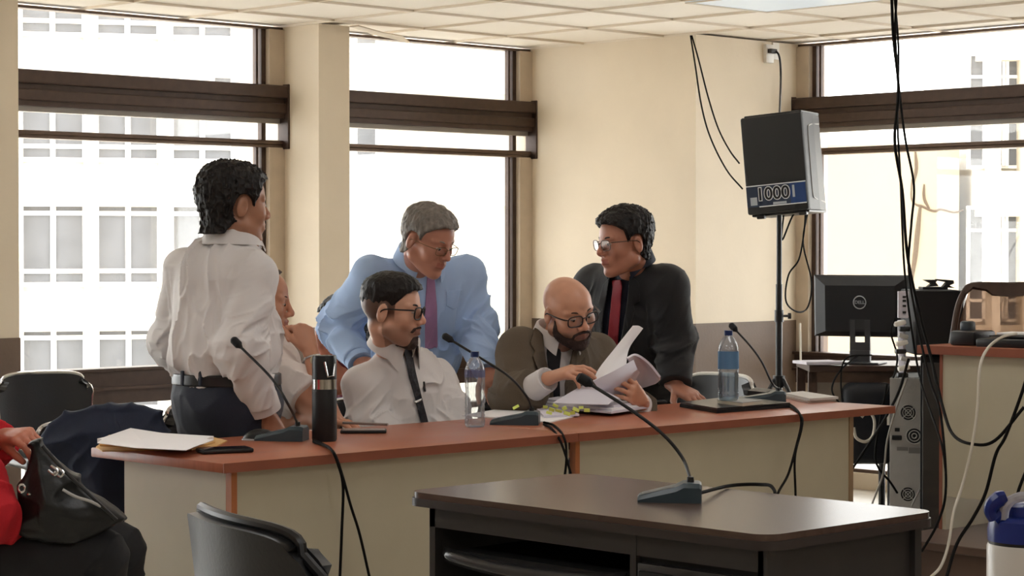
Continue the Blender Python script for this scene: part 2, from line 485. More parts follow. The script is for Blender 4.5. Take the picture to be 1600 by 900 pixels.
building('apartment_building', 'pale block with tall narrow windows between slanting piers, right window', e3, nrm(RT - FW * .05), 6, -9, 9,
         dict(piers=[.16, .5, 1.02, 1.55], pw=.09, band=.5, win=[.02 + .12, .31, .76, 1.28, 1.8, 2.3]), [-3.4, -1.7, -.02, 1.68, 3.4, 5.1], M_fac, w3, depth=4)
b = MB(); b.bb((-30, 9.5, -12.2), (70, 90, -12)); struct('ground', b, mat('street', (222, 218, 210), .9))
# ---------------------------------------------------------------- soft-surface modelling: blended distance shapes turned into meshes
def vnoise(P, seed=0):
    P = P + seed * 17.31
    i = np.floor(P).astype(np.int64); f = P - i; f = f * f * (3 - 2 * f)
    def h(a, b, c):
        n = (a * 73856093) ^ (b * 19349663) ^ (c * 83492791)
        n = (n ^ (n >> 13)) * 1274126177 & 0x7fffffff
        return (n % 65536) / 65535.0
    x, y, z = i[:, 0], i[:, 1], i[:, 2]
    r = 0
    for a in (0, 1):
        for b in (0, 1):
            for c in (0, 1):
                wt = (f[:, 0] if a else 1 - f[:, 0]) * (f[:, 1] if b else 1 - f[:, 1]) * (f[:, 2] if c else 1 - f[:, 2])
                r = r + wt * h(x + a, y + b, z + c)
    return r
def ridge(P, seed=0):
    return (1 - np.abs(2 * vnoise(P, seed) - 1)) ** 3 * 1.35
def smin(a, b, k):
    if k <= 0: return np.minimum(a, b)
    h = np.clip(.5 + .5 * (b - a) / k, 0, 1)
    return b + (a - b) * h - k * h * (1 - h)
class S:
    """one shape: rc (tapered capsule), el (ellipsoid), gr (group in a local frame)"""
    def __init__(self, kind, k=.02, sub=False, fold=None, cut=None, **a):
        self.kind = kind; self.k = k; self.sub = sub; self.fold = fold; self.cut = cut; self.__dict__.update(a)
    def d(s, P):
        if s.kind == 'rc':
            ab = s.b - s.a; L2 = ab @ ab + 1e-12; q = P - s.a
            t = np.clip(q @ ab / L2, 0, 1)
            r = s.ra + (s.rb - s.ra) * t
            v = q - t[:, None] * ab
            if s.flat is not None:
                n, fa = s.flat; c = v @ n; v = v + (c * (1 / fa - 1))[:, None] * n
            d = np.sqrt((v * v).sum(1)) - r
            if s.flat is not None: d = d * .8
            if s.fold:
                amp, fl, fc, seed = s.fold[:4]
                L = math.sqrt(L2); e1 = ab / L
                e2 = nrm(np.cross(e1, [.3, .5, .81])); e3 = np.cross(e1, e2)
                u_ = q @ e1
                Q = np.stack([u_ * fl + (v @ e2) * fl * .9, (v @ e2) * fc, (v @ e3) * fc], 1)
                wgt = 1.0
                if len(s.fold) > 4: wgt = np.clip(np.exp(-((t - s.fold[4]) / s.fold[5]) ** 2) * .8 + .3, 0, 1)
                nr = np.abs(d) < .075
                if nr.any(): d[nr] -= (amp * wgt * np.ones(len(d)))[nr] * (ridge(Q[nr], seed) + .22 * ridge(Q[nr] * 2.3 + 7, seed + 1))
        elif s.kind == 'el':
            q = (P - s.c) @ s.M
            k0 = np.sqrt(((q / s.r) ** 2).sum(1)); k1 = np.sqrt(((q / (s.r ** 2)) ** 2).sum(1)) + 1e-9
            d = k0 * (k0 - 1) / k1
            if s.fold:
                amp, f3, seed = s.fold[:3]
                nr = np.abs(d) < .075
                if nr.any(): qn = q[nr]; Qf = qn * np.array(f3) + .7 * vnoise(qn * 9, seed + 3)[:, None]; d[nr] -= amp * (ridge(Qf, seed) + .3 * ridge(Qf * 2.1 + 5, seed + 1))
        elif s.kind == 'gr':
            d = ev(s.items, ((P - s.c) @ s.M) / s.s) * s.s
        if s.cut:
            for c, n in s.cut: d = np.maximum(d, (P - c) @ n)
        return d
def bsph(it):
    if not hasattr(it, 'bs'):
        if it.kind == 'rc': c = (it.a + it.b) / 2; r = np.linalg.norm(it.a - it.b) / 2 + max(it.ra, it.rb)
        elif it.kind == 'el': c = it.c; r = it.r.max()
        else:
            L = [bsph(x) for x in it.items if not x.sub]; c0 = sum(x[0] for x in L) / len(L)
            r = max(np.linalg.norm(x[0] - c0) + x[1] for x in L) * it.s + .01; c = it.c + (it.M @ c0) * it.s
        it.bs = (c, r + (1.9 * it.fold[0] if it.fold else 0) + .005)
    return it.bs
def ev(items, P):
    d = None
    for it in items:
        if d is None: d = it.d(P); continue
        c, r = bsph(it)
        q = P - c; lb = np.sqrt((q * q).sum(1)) - r
        need = lb < (-d if it.sub else d) + it.k + .03
        if not need.any(): continue
        if need.all():
            e = it.d(P); d = -smin(-d, e, it.k) if it.sub else smin(d, e, it.k)
        else:
            e = it.d(P[need]); d = d.copy()
            d[need] = -smin(-d[need], e, it.k) if it.sub else smin(d[need], e, it.k)
    return d
def rc(a, b, ra, rb=None, k=.02, **kw):
    kw.setdefault('flat', None)
    return S('rc', k=k, a=np.array(a, float), b=np.array(b, float), ra=ra, rb=ra if rb is None else rb, **kw)
def sp(c, r, k=.02, **kw): return rc(c, np.array(c, float) + [0, 0, 1e-5], r, r, k, **kw)
def el(c, r, M=None, k=.02, **kw): return S('el', k=k, c=np.array(c, float), r=np.array(r, float), M=np.eye(3) if M is None else M, **kw)
def gr(items, c, M, s=1, k=.02, **kw): return S('gr', k=k, items=items, c=np.array(c, float), M=M, s=s, **kw)
def polymesh(fn, lo, hi, vox, B=8, margin=1.25):
    lo = np.array(lo, float); hi = np.array(hi, float)
    nb = np.ceil((hi - lo) / vox / B).astype(int) + 1
    n = nb * B
    bi = np.stack(np.meshgrid(*[np.arange(k) for k in nb], indexing='ij'), -1).reshape(-1, 3)
    cen = lo + (bi * B + B / 2) * vox
    dc = np.concatenate([fn(c) for c in np.array_split(cen, max(1, len(cen) // 100000))])
    Vg = np.ones(tuple(n), np.float32)
    big = Vg.reshape(nb[0], B, nb[1], B, nb[2], B)
    sgn = np.sign(dc).reshape(tuple(nb)); big[:] = sgn[:, None, :, None, :, None]
    act = np.abs(dc) < B * vox * .87 * margin + .03
    A = bi[act]
    off = np.stack(np.meshgrid(*[np.arange(B)] * 3, indexing='ij'), -1).reshape(-1, 3)
    for ch in np.array_split(A, max(1, len(A) // 400)):
        if not len(ch): continue
        I = (ch[:, None, :] * B + off[None]).reshape(-1, 3)
        Vg[I[:, 0], I[:, 1], I[:, 2]] = fn(lo + I * vox)
    neg = Vg < 0
    c = np.zeros(tuple(n - 1), np.int8)
    sl = [(slice(0, -1), slice(1, None))[k] for k in (0, 1)]
    for a in (0, 1):
        for b_ in (0, 1):
            for e in (0, 1): c += neg[sl[a], sl[b_], sl[e]]
    ci = np.argwhere((c > 0) & (c < 8))
    if not len(ci): return np.zeros((0, 3)), np.zeros((0, 4), int)
    corner = {}
    for a in (0, 1):
        for b_ in (0, 1):
            for e in (0, 1): corner[a, b_, e] = Vg[ci[:, 0] + a, ci[:, 1] + b_, ci[:, 2] + e]
    acc = np.zeros((len(ci), 3)); cnt = np.zeros(len(ci))
    for ax in range(3):
        o = [k for k in range(3) if k != ax]
        for p in (0, 1):
            for q in (0, 1):
                k0 = [0, 0, 0]; k0[o[0]] = p; k0[o[1]] = q; k1 = list(k0); k1[ax] = 1
                v0 = corner[tuple(k0)]; v1 = corner[tuple(k1)]
                m = (v0 < 0) != (v1 < 0)
                t = np.clip(v0 / np.where(m, v0 - v1, 1), 0, 1)
                pt = np.array([k0] * len(ci), float); pt[:, ax] = t
                acc[m] += pt[m]; cnt[m] += 1
    vt = lo + (ci + acc / cnt[:, None]) * vox
    idx = -np.ones(tuple(n - 1), np.int32); idx[ci[:, 0], ci[:, 1], ci[:, 2]] = np.arange(len(ci))
    F = []
    for ax in range(3):
        o = [(ax + 1) % 3, (ax + 2) % 3]
        s0 = [slice(None)] * 3; s1 = [slice(None)] * 3; s0[ax] = slice(0, -1); s1[ax] = slice(1, None)
        a_ = neg[tuple(s0)]; b_ = neg[tuple(s1)]
        E = np.argwhere(a_ != b_)
        E = E[(E[:, o[0]] > 0) & (E[:, o[1]] > 0) & (E[:, o[0]] < n[o[0]] - 1) & (E[:, o[1]] < n[o[1]] - 1)]
        def g(du, dv):
            q = E.copy(); q[:, o[0]] += du; q[:, o[1]] += dv; return idx[q[:, 0], q[:, 1], q[:, 2]]
        quad = np.stack([g(-1, -1), g(0, -1), g(0, 0), g(-1, 0)], 1)
        fl = ~a_[E[:, 0], E[:, 1], E[:, 2]]
        quad[fl] = quad[fl][:, ::-1]
        F.append(quad)
    F = np.concatenate(F); F = F[(F >= 0).all(1)]
    return vt, F
def bounds(items, pad=.06):
    lo = np.full(3, 9e9); hi = -lo
    for it in items:
        if it.sub: continue
        if it.kind == 'rc': pts = np.array([it.a - it.ra, it.a + it.ra, it.b - it.rb, it.b + it.rb])
        elif it.kind == 'el': R_ = it.r.max(); pts = np.array([it.c - R_, it.c + R_])
        else:
            l, h = bounds(it.items, 0); cs = np.array([[a, b_, e] for a in (l[0], h[0]) for b_ in (l[1], h[1]) for e in (l[2], h[2])])
            pts = it.c + (cs * it.s) @ it.M.T
        lo = np.minimum(lo, pts.min(0)); hi = np.maximum(hi, pts.max(0))
    return lo - pad, hi + pad
def sdf_obj(name, items, m, parent=None, vox=.005, origin=None, clip=None, extra=None, col=None, bnd=None, **tags):
    """extra(P, d) -> d lets a caller trim or roughen; clip: list of (point, normal) half spaces kept where (P-c).n<0"""
    def fn(P):
        d = ev(items, P)
        if extra is not None: d = extra(P, d)
        if clip:
            for c, n in clip: d = np.maximum(d, (P - np.array(c)) @ np.array(n))
        return d
    lo, hi = bnd if bnd is not None else bounds(items)
    v, f = polymesh(fn, lo, hi, vox)
    cc = col(v) if col is not None else None
    return link(name, v, f, m, parent, origin, True, col=cc, **tags)
def poly2(Q, poly):
    """signed distance of 2-D points to a polygon"""
    poly = np.array(poly, float); n = len(poly)
    d = np.full(len(Q), 9e9); s = np.ones(len(Q))
    for i in range(n):
        a = poly[i]; b = poly[i - 1]; e = b - a; w_ = Q - a
        t = np.clip(w_ @ e / (e @ e + 1e-12), 0, 1); q = w_ - t[:, None] * e
        d = np.minimum(d, (q * q).sum(1))
        c1 = Q[:, 1] >= a[1]; c2 = Q[:, 1] < b[1]; c3 = e[0] * w_[:, 1] > e[1] * w_[:, 0]
        flip = (c1 & c2 & c3) | (~c1 & ~c2 & ~c3); s[flip] *= -1
    return s * np.sqrt(d)

# ---------------------------------------------------------------- people
def dirv(theta, elev=0):
    """horizontal direction: 0 = towards picture right, 90 = away from the viewer; elev in degrees"""
    t = math.radians(theta); e = math.radians(elev)
    return (RT * math.cos(t) + FW * math.sin(t)) * math.cos(e) + UPV * math.sin(e)
def frame(theta, elev=0, roll=0):
    x = dirv(theta, elev); y = dirv(theta + 90, 0); z = np.cross(x, y)
    r = math.radians(roll); y, z = y * math.cos(r) + z * math.sin(r), z * math.cos(r) - y * math.sin(r)
    return np.array([x, y, z]).T
def head_items(o):
    jaw = o.get('jaw', 1.0); fat = o.get('fat', 0.0)
    it = [el((-.012, 0, .034), (.096, .076, .083)), el((.03, 0, .036), (.060, .062, .064), k=.025), el((.036, 0, -.034), (.056, .055 + fat, .076), k=.025)]
    for s in (-1, 1):
        it += [rc((0, .047 * s * jaw, -.056), (.066, .014 * s, -.096), .023 + fat * .6, .02, k=.02), sp((.060, .041 * s, -.020), .021 + fat * .3, k=.022),
               rc((.087, .010 * s, .024), (.070, .050 * s, .025), .0075, .007, k=.012)]
    it += [sp((.076, 0, -.099), .0175, k=.014)]
    for s in (-1, 1):
        it.append(el((.103, .031 * s, .007), (.017, .019, .013), k=.012, sub=True))
    for s in (-1, 1):
        it.append(sp((.0735, .031 * s, .005), .0150, k=.004))
    it += [rc((.091, 0, .016), (.108, 0, -.018), .0075, .0095, k=.009), sp((.1105, 0, -.025), .0108, k=.008)]
    for s in (-1, 1): it.append(el((.100, .0135 * s, -.030), (.011, .0085, .0085), k=.006))
    it += [el((.081, 0, -.058), (.020, .031, .023), k=.012)]
    for s in (-1, 1):
        it += [rc((.0985, 0, -.0525), (.086, .025 * s, -.058), .0058, .003, k=.005), rc((.0970, 0, -.0645), (.086, .021 * s, -.0605), .0068, .003, k=.005)]
    for s in (-1, 1):
        it.append(rc((.107, 0, -.0585), (.094, .026 * s, -.0590), .0026, .002, k=.004, sub=True))
        it.append(el((-.010, .079 * s, -.004), (.018, .009, .032), roty(.18), k=.007))
        it.append(el((-.005, .089 * s, -.002), (.0095, .006, .019), roty(.18), k=.004, sub=True))
    return it
def hand_group(wrist, fwd, back, side, curl=(25, 35, 20), spread=4, thumb=(50, 20), s=1.0, pinch=None, k=.012, curls=None):
    """side +1 right hand, -1 left hand. x to the fingertips, y thumb side, z back of the hand"""
    x = nrm(fwd); z = nrm(np.array(back, float) - np.dot(back, x) * x); y = np.cross(z, x) * side
    Mh = np.array([x, y, z]).T
    it = [rc((-.03, 0, 0), (.012, 0, 0), .024, .025, k=.02, flat=(np.array([0, 0, 1.]), .78)), el((.052, 0, 0), (.052, .041, .0155), k=.015)]
    bases = [(.090, .031), (.095, .0105), (.091, -.0105), (.082, -.030)]
    segs = [(.042, .025, .021), (.046, .029, .022), (.042, .027, .022), (.033, .021, .019)]
    rad = [.0098, .0100, .0094, .0084]
    fingers = []
    for i, ((bx_, by), sg, r) in enumerate(zip(bases, segs, rad)):
        c = (curls[i] if curls else curl); ang = 0; yaw = math.radians((1.5 - i) * spread)
        p = np.array([bx_ - .004, by, .001]); it.append(rc((.018, by * .55, .001), p, .0145, r + .0035, k=.012))
        ch = []
        for j in range(3):
            ang += math.radians(c[j]); d_ = np.array([math.cos(ang) * math.cos(yaw), math.cos(ang) * math.sin(yaw), -math.sin(ang)])
            q = p + d_ * sg[j]; ch.append(rc(p, q, r * (1 - .07 * j) + .0004, r * (.93 - .08 * j), k=.003)); p = q
        fingers.append(ch)
    it.append(gr([gr(c, (0, 0, 0), np.eye(3), k=.0012) for c in fingers], (0, 0, 0), np.eye(3), k=.006))
    ta, tb = math.radians(thumb[0]), math.radians(thumb[1])
    p = np.array([.020, .022, -.006]); ch = []
    d1 = nrm([math.cos(ta), math.sin(ta) * .85, -math.sin(ta) * .35 - math.sin(tb) * .5])
    q = p + d1 * .046; ch.append(rc(p, q, .0165, .0125, k=.006)); p = q
    ta2 = ta * .62; d2 = nrm([math.cos(ta2), math.sin(ta2) * .8, -math.sin(tb) - .1]); q = p + d2 * .034; ch.append(rc(p, q, .0118, .0108, k=.004)); p = q
    ta3 = ta * .3; d3 = nrm([math.cos(ta3), math.sin(ta3), -math.sin(tb) * 1.3 - .1]); q = p + d3 * .028; ch.append(rc(p, q, .0108, .0088, k=.004))
    it.append(gr(ch, (0, 0, 0), np.eye(3), k=.008))
    return gr(it, wrist, Mh, s, k=k)
def tone_fn(H, o, base):
    base = np.array(lin(base)); lip = np.array(lin(o.get('lip', (150, 84, 74)))); stub = np.array(lin(o.get('stub', (70, 58, 54))))
    sa = o.get('stubble', 0); fade = o.get('fade', 0)
    def f(v):
        q = ((v - H['c']) @ H['M']) / H['s']
        c = np.tile(base, (len(v), 1))
        n = vnoise(v * 45, 5)[:, None] * .12 + .94
        c = c * n
        near = (np.abs(q) < .2).all(1)
        m = near & (q[:, 0] > .082) & (np.abs(q[:, 1]) < .026) & (q[:, 2] > -.0705) & (q[:, 2] < -.0485)
        c[m] = c[m] * .35 + lip * .65
        if sa:
            g = np.clip((-.038 - q[:, 2]) / .02, 0, 1) * np.clip((.2 - np.abs(q[:, 1])) / .1, 0, 1) * (q[:, 0] > -.01) * near * sa
            c = c * (1 - g[:, None]) + stub * g[:, None]
        if fade:
            zl = np.interp(q[:, 0], [-.1, -.03, .0, .028, .034], [-.075, -.05, -.03, -.03, .05])
            g = np.clip((q[:, 2] - zl) / .03, 0, 1) * (q[:, 0] < .034) * near * fade * (np.abs(q[:, 1]) > .0)
            notear = ~((np.abs(q[:, 1]) > .079) & (q[:, 2] < .03))
            g = g * notear
            c = c * (1 - g[:, None]) + stub * g[:, None]
        red = np.exp(-((q - np.array([.11, 0, -.025])) ** 2).sum(1) / .0006)[:, None]
        c = c * (1 + red * np.array([.08, -.04, -.04]))
        return np.clip(c, 0, 1)
    return f
HAIR_X = [-.11, -.06, -.035, -.012, .012, .016, .030, .040, .062, .085]
def hair(parent, H, m, zl, thick, amp=.004, freq=60, seed=1, vox=.0032, xs=HAIR_X, name='hair', front=0, zlim=None):
    """a cap grown off the skull: zl = hairline height along x (front to back), thick(q) = thickness"""
    skull = [el((-.012, 0, .034), (.096, .076, .083)), el((.03, 0, .036), (.060, .062, .064), k=.025), el((.036, 0, -.034), (.050, .05, .07), k=.025), rc((-.025, 0, -.02), (-.045, 0, -.12), .05, .05, k=.03)]
    def extra(P, d):
        q = ((P - H['c']) @ H['M']) / H['s']
        t = thick(q)
        Q = q * np.array([1.0, 1.0, .55]) * freq
        d = d / H['s'] - t - amp * (ridge(Q, seed) - .3) - amp * .5 * ridge(Q * 2.3, seed + 1)
        z0 = np.interp(q[:, 0], xs, zl) + .006 * (vnoise(q * 90, 8) - .5)
        g = (z0 - q[:, 2]) * .8
        # keep the ears free
        ear = .034 - np.sqrt(((q[:, 0] + .004) / 1.0) ** 2 + ((q[:, 2] + .008) / 1.25) ** 2)
        ear = np.where(np.abs(q[:, 1]) > .05, ear * .8, -1)
        return np.maximum(np.maximum(d, g), ear) * H['s']
    items = [gr(skull, H['c'], H['M'], H['s'])]
    lo, hi = bounds(items, .05)
    return sdf_obj(name, items, m, parent, vox, extra=extra, bnd=(lo, hi))
def beard(parent, H, o, m, poly, t=.004, vox=.003, name='beard', side=None):
    """poly in (|y| wrapped, z) seen from the front plus an x limit"""
    items = [gr(head_items(o), H['c'], H['M'], H['s'])]
    def extra(P, d):
        q = ((P - H['c']) @ H['M']) / H['s']
        # unroll: s = arc distance around from the centre line
        ang = np.arctan2(np.abs(q[:, 1]), q[:, 0] + .01) * .085
        g = poly2(np.stack([ang, q[:, 2]], 1), poly)
        return np.maximum(d - t - .0022 * ridge(q * 170, 4), g)
    c = H['c']; bnd = (c - .17, c + .17)
    return sdf_obj(name, items, m, parent, vox, extra=extra, bnd=bnd)
M_eye = mat('eye_white', (176, 164, 154), .3)
M_iris = mat('iris_dark', (38, 24, 18), .15)
def eyes(parent, H, look=(1, 0, -.1), gap=.0030):
    L = nrm(look)
    for s in (-1, 1):
        c = np.array([.0755, .031 * s, .005])
        e = sdf_obj('eye', [gr([sp(c, .0146)], H['c'], H['M'], H['s'])], M_eye, parent, .0012,
                extra=lambda P, d: np.maximum(d, (np.abs((((P - H['c']) @ H['M']) / H['s'])[:, 2] - .005 + .06 * np.abs((((P - H['c']) @ H['M']) / H['s'])[:, 1] - .031 * s)) - gap) * .8))
        b = MB(); p = c + L * .0122
        b.lathe([(0, .0040), (.0035, .0032), (.005, .0015), (.0055, -.002)], 12)
        zz = L; xx = nrm(np.cross([0, 0, 1.], zz)); yy = np.cross(zz, xx); Ml = np.array([xx, yy, zz]).T
        vs = [H['c'] + H['M'] @ ((Ml @ v + p) * H['s']) for v in b.v]
        link('iris', vs, b.f, M_iris, e, smooth=True)
def brows(parent, H, m, t=.0026, zb=.027, arch=.004):
    b = MB()
    for s in (-1, 1):
        pts = [(.0925, .013 * s, zb - .003), (.0900, .024 * s, zb + arch * .4), (.0835, .037 * s, zb + arch * .6), (.072, .050 * s, zb - .003)]
        P = [H['c'] + H['M'] @ (np.array(p) * H['s']) for p in pts]
        b.tube(P, [t * .8, t * 1.2, t, t * .4], 8, smooth=4)
    b.build('eyebrows', m, parent, smooth=True)
def glasses(parent, H, m, r=.0019, w_=.050, h=.036, x=.107, z=.002, lens=True, top=None, rim=1, name='glasses'):
    T = lambda p: H['c'] + H['M'] @ (np.array(p) * H['s'])
    b = MB()
    def rimpts(s):
        out = []
        for k in range(20):
            q = 2 * math.pi * k / 20; c_, s_ = math.cos(q), math.sin(q)
            yy = math.copysign(abs(c_) ** .62, c_) * w_ / 2; zz = math.copysign(abs(s_) ** .7, s_) * h / 2
            out.append((x - .010 * abs((.033 * s + yy)) / .06 + .0 - zz * -.08, .034 * s + yy, z + zz))
        return out
    for s in (-1, 1):
        P = [T(p) for p in rimpts(s)]
        b.tube(P, r * H['s'], 6, closed=True)
        e = .034 * s + s * w_ / 2
        b.tube([T((x - .010, e, z + h * .25)), T((x - .018, e + .010 * s, z + h * .27)), T((.05, .082 * s, z + h * .25)), T((-.002, .086 * s, z + h * .2)), T((-.022, .082 * s, z - .012))], [r * 1.1, r * 1.3, r * 1.2, r, r], 6, smooth=3)
        b.tube([T((x - .003, .011 * s, z - .004)), T((x - .010, .0095 * s, z - .012))], .0015, 5)
    b.tube([T((x - .002, -.0095, z + h * .18)), T((x + .003, 0, z + h * .25)), T((x - .002, .0095, z + h * .18))], r, 6, smooth=3)
    g = b.build(name, m, parent, smooth=True)
    for s in (-1, 1):
        l = MB(); P = [T(p) for p in rimpts(s)]; c = sum(P) / len(P)
        l.add([c] + P, [(0, k + 1, (k + 1) % 20 + 1) for k in range(20)]); l.build('lens', M_lens, g)
    return g
M_lens = glass_mat('spectacle_lens', (244, 246, 248), .05)
def collar(parent, N, th, r=.062, h=.042, m=None, tilt=-18, gap=26, point=.055, sc_=1.0, lean=None, name='collar'):
    """folded shirt collar round the neck; N = pit of the neck at the front height"""
    Mx = frame(th, tilt) if lean is None else lean
    r *= sc_
    up = []; mid = []; lo = []; st = []
    n = 40
    for i in range(n + 1):
        a = math.radians(gap + (360 - 2 * gap) * i / n)
        fr = math.cos(a)      # 1 at the front
        c, s = math.cos(a), math.sin(a)
        e = np.clip((math.cos(a) - .55) / .45, 0, 1) * 1.0
        fall = h * 1.12 + point * e ** 1.5 * .55
        rr = lambda q: np.array([c * q * 1.02, s * q * .98, 0])
        back = .012 * (1 - fr) / 2
        st.append(rr(r * .96) + [0, 0, -.01])
        mid.append(rr(r * .98) + [0, 0, h * .6 + back]); up.append(rr(r * 1.02) + [0, 0, h + back - .012 * e])
        lo.append(rr(r * 1.11 + .002) + [0, 0, h + back - .004 - .014 * e])
        last = rr(r * 1.2 + .008 + .014 * e) + [0, 0, h + back - fall]
        last[1] += math.copysign(.010, s) * e
        if i == 0: L2 = []
        L2.append(last)
    G = [[np.array(N) + Mx @ q for q in row] for row in (st, mid, up, lo, [(np.array(a) + np.array(b)) / 2 for a, b in zip(lo, L2)], L2)]
    b = MB(); b.grid(G, .0022)
    return b.build(name, m, parent, smooth='auto')

def torso(J, t=0, fold=0, seed=0, sleeves=(1, 1), cutR=None, cutL=None, belly=0, arms=True, armfold=1.0, shoulder=1.0, armr=1.0, trap=1.0, hem=None):
    """shared body masses; t = how far cloth stands off; hem = (point, normal) trims the body part only"""
    M = J['M']; it = []
    f = lambda a, fr, sd: (a * fold, fr, sd) if fold else None
    hc = [hem] if hem is not None else None
    wd = J.get('wide', 1)
    it += [el(J['chest'], (.108 + t, .152 * wd + t, .160 + t), M, fold=f(1, (8, 16, 4.5), seed), cut=hc),
           el(J['belly'], (.110 + belly + t, .138 * wd + belly * .6 + t, .16 + t), J.get('Mb', M), k=.05, fold=f(1.15, (8, 14, 6), seed + 1), cut=hc),
           el(J['pelvis'], (.118 + t + belly * .4, .158 + t + belly * .4, .115 + t), J.get('Mp', M), k=.05, fold=f(1, (9, 9, 18), seed + 2), cut=hc)]
    nb = J['N'] - M[:, 2] * .062
    it += [rc(J['SL'], J['SR'], .048 * shoulder + t, k=.04), rc(nb, J['SL'] + M[:, 2] * .0, .050 * trap + t, .044 * trap + t, k=.035), rc(nb, J['SR'] + M[:, 2] * .0, .050 * trap + t, .044 * trap + t, k=.035)]
    if arms:
        for sd, S_, E_, W_, cut, on in (('R', J['SR'], J['ER'], J['WR'], cutR, sleeves[0]), ('L', J['SL'], J['EL'], J['WL'], cutL, sleeves[1])):
            if not on: continue
            ff = lambda c, w_: (fold * armfold * 1.2, 17, 7, seed + 5 + c, c, w_) if fold else None
            a_, b_, c_ = .050 * armr, .041 * armr, .028 * armr
            cu = None
            if cut is not None:
                c0, nv, which = cut
                if which == 'upper': it.append(rc(S_, c0, a_ + t, (b_ + t * 1.3), k=.035, fold=ff(.9, .4), cut=[(c0 - nv * .001, nv)])); continue
                cu = [(c0, nv)]
            it.append(rc(S_, E_, a_ + t, b_ + t, k=.030, fold=ff(.95, .40)))
            it.append(rc(E_, W_, b_ + t * 1.05, c_ + t * 1.1, k=.018, fold=ff(.05, .55), cut=cu))
    return it
def limb_arm(J, armr=1.0):
    it = []
    for S_, E_, W_ in ((J['SR'], J['ER'], J['WR']), (J['SL'], J['EL'], J['WL'])):
        it += [rc(S_, E_, .054 * armr, .040 * armr, k=.03), rc(E_, E_ + (W_ - E_) * .35, .041 * armr, .040 * armr, k=.02), rc(E_ + (W_ - E_) * .35, W_, .040 * armr, .0255, k=.02, flat=None)]
    return it
def legs(J, t=0, fold=0, seed=0, kn=None):
    it = []
    for H_, K_, F_ in ((J['HR'], J['KR'], J['FR']), (J['HL'], J['KL'], J['FL'])):
        it += [rc(H_, K_, .083 + t, .056 + t, k=.04, fold=(fold, 12, 6, seed, 0, .4) if fold else None), rc(K_, F_, .055 + t, .038 + t * 1.4, k=.03, fold=(fold, 14, 6, seed + 2, 0, .4) if fold else None)]
    return it
def shoes(parent, J, m):
    for K_, F_ in ((J['KR'], J['FR']), (J['KL'], J['FL'])):
        fd = J['foot']; base = np.array([F_[0], F_[1], 0.0])
        sdf_obj('shoe', [rc(base + [0, 0, .045], base + fd * .12 + [0, 0, .036], .042, .038, k=.02), rc(base + fd * .12 + [0, 0, .034], base + fd * .19 + [0, 0, .03], .04, .030), rc(base + [0, 0, .05], base + [0, 0, .09], .044, .048)], m, parent, .008, clip=[((0, 0, 0.002), (0, 0, -1))])
# ---------------------------------------------------------------- furniture
def _ray(px, py): return RT * (px - 800) / FPX + FP + UP2 * (450 - py) / FPX
def av(px, py, v): r = _ray(px, py); return CAM + r * v / r[1]
def au(px, py, u): r = _ray(px, py); return CAM + r * u / r[0]
def counter(label, x0, x1, left_end, right_end):
    root = thing('counter_desk', label, 'desk', (x0, 4.84, 0))
    b = MB(); b.bb((x0, 4.838, .722), (x1, 5.50, .75), .004); tp = b.build('desktop', M_wood, root, smooth='auto')
    b = MB(); b.bb((x0, 4.8355, .7225), (x1, 4.8385, .7495)); b.build('edge_band', M_edge, tp)
    pl = x0 + (.045 if left_end else .012); pr = x1 - (.245 if right_end else .012)
    b = MB(); b.bb((pl + .018, 4.868, .03), (pr, 4.886, .722)); b.build('front_panel', M_panel, root)
    b = MB(); b.bb((pl, 4.862, .0), (pl + .02, 4.888, .722)); b.build('corner_trim', mat('trim_wood', (172, 104, 62), .45, var=.1, vscale=8), root)
    if right_end:
        b = MB(); b.bb((pr, 4.862, 0), (pr + .022, 4.888, .722)); b.build('corner_trim', mat('trim_wood_dull', (150, 124, 96), .5), root)
    b = MB()
    if left_end: b.bb((pl, 4.888, .0), (pl + .018, 5.39, .722)); b.build('side_panel', M_panel, root)
    else: b.bb((pr - .018, 4.888, .0), (pr, 5.40, .722)); b.build('side_panel', M_panel, root)
    return root
counter('cherry-topped beige counter desk on the left with the thermos on it', 3.555, 4.957, True, False)
counter('cherry-topped beige counter desk on the right with the stacked case papers', 4.959, 6.665, False, True)

# dark desk in front
root = thing('office_desk', 'dark wood-topped desk with a knee hole and drawers in front', 'desk', (3.78, 3.4, 0))
X0, X1, Y0, Y1 = 3.478, 4.085, 2.845, 3.985
def rrect(x0, x1, y0, y1, r, n=6):
    P = []
    for cx, cy, a in ((x1 - r, y1 - r, 0), (x0 + r, y1 - r, 90), (x0 + r, y0 + r, 180), (x1 - r, y0 + r, 270)):
        for k in range(n + 1):
            q = math.radians(a + 90 * k / n); P.append((cx + r * math.cos(q), cy + r * math.sin(q)))
    return P
b = MB(); b.prism(rrect(X0, X1, Y0, Y1, .05), .735, .750); tp = b.build('desktop', M_dark, root, smooth='auto')
b = MB(); b.prism(rrect(X0 - .003, X1 + .003, Y0 - .003, Y1 + .003, .05), .716, .7352); b.build('edge_band', mat('dark_edge', (52, 44, 42), .4), tp, smooth='auto')
b = MB()
b.bb((X0 + .03, Y1 - .075, 0), (X0 + .055, Y1 - .055, .716)); b.build('leg_post', M_dkmetal, root)
b = MB(); b.bb((X0 + .03, Y0 + .035, .665), (X0 + .05, Y1 - .055, .716)); b.build('apron', M_dkmetal, root)
b = MB(); b.bb((X0 + .03, Y0 + .035, 0), (X1 - .04, Y0 + .05, .716)); b.bb((X1 - .06, Y0 + .02, 0), (X1 - .035, Y0 + .05, .716)); b.bb((X0 + .03, Y0 + .025, 0), (X0 + .075, Y0 + .05, .716))
b.build('end_panel', M_dkmetal, root)
b = MB(); b.bb((X0 + .056, Y1 - .074, 0), (X1 - .04, Y1 - .056, .716)); b.build('end_panel', M_dkmetal, root)
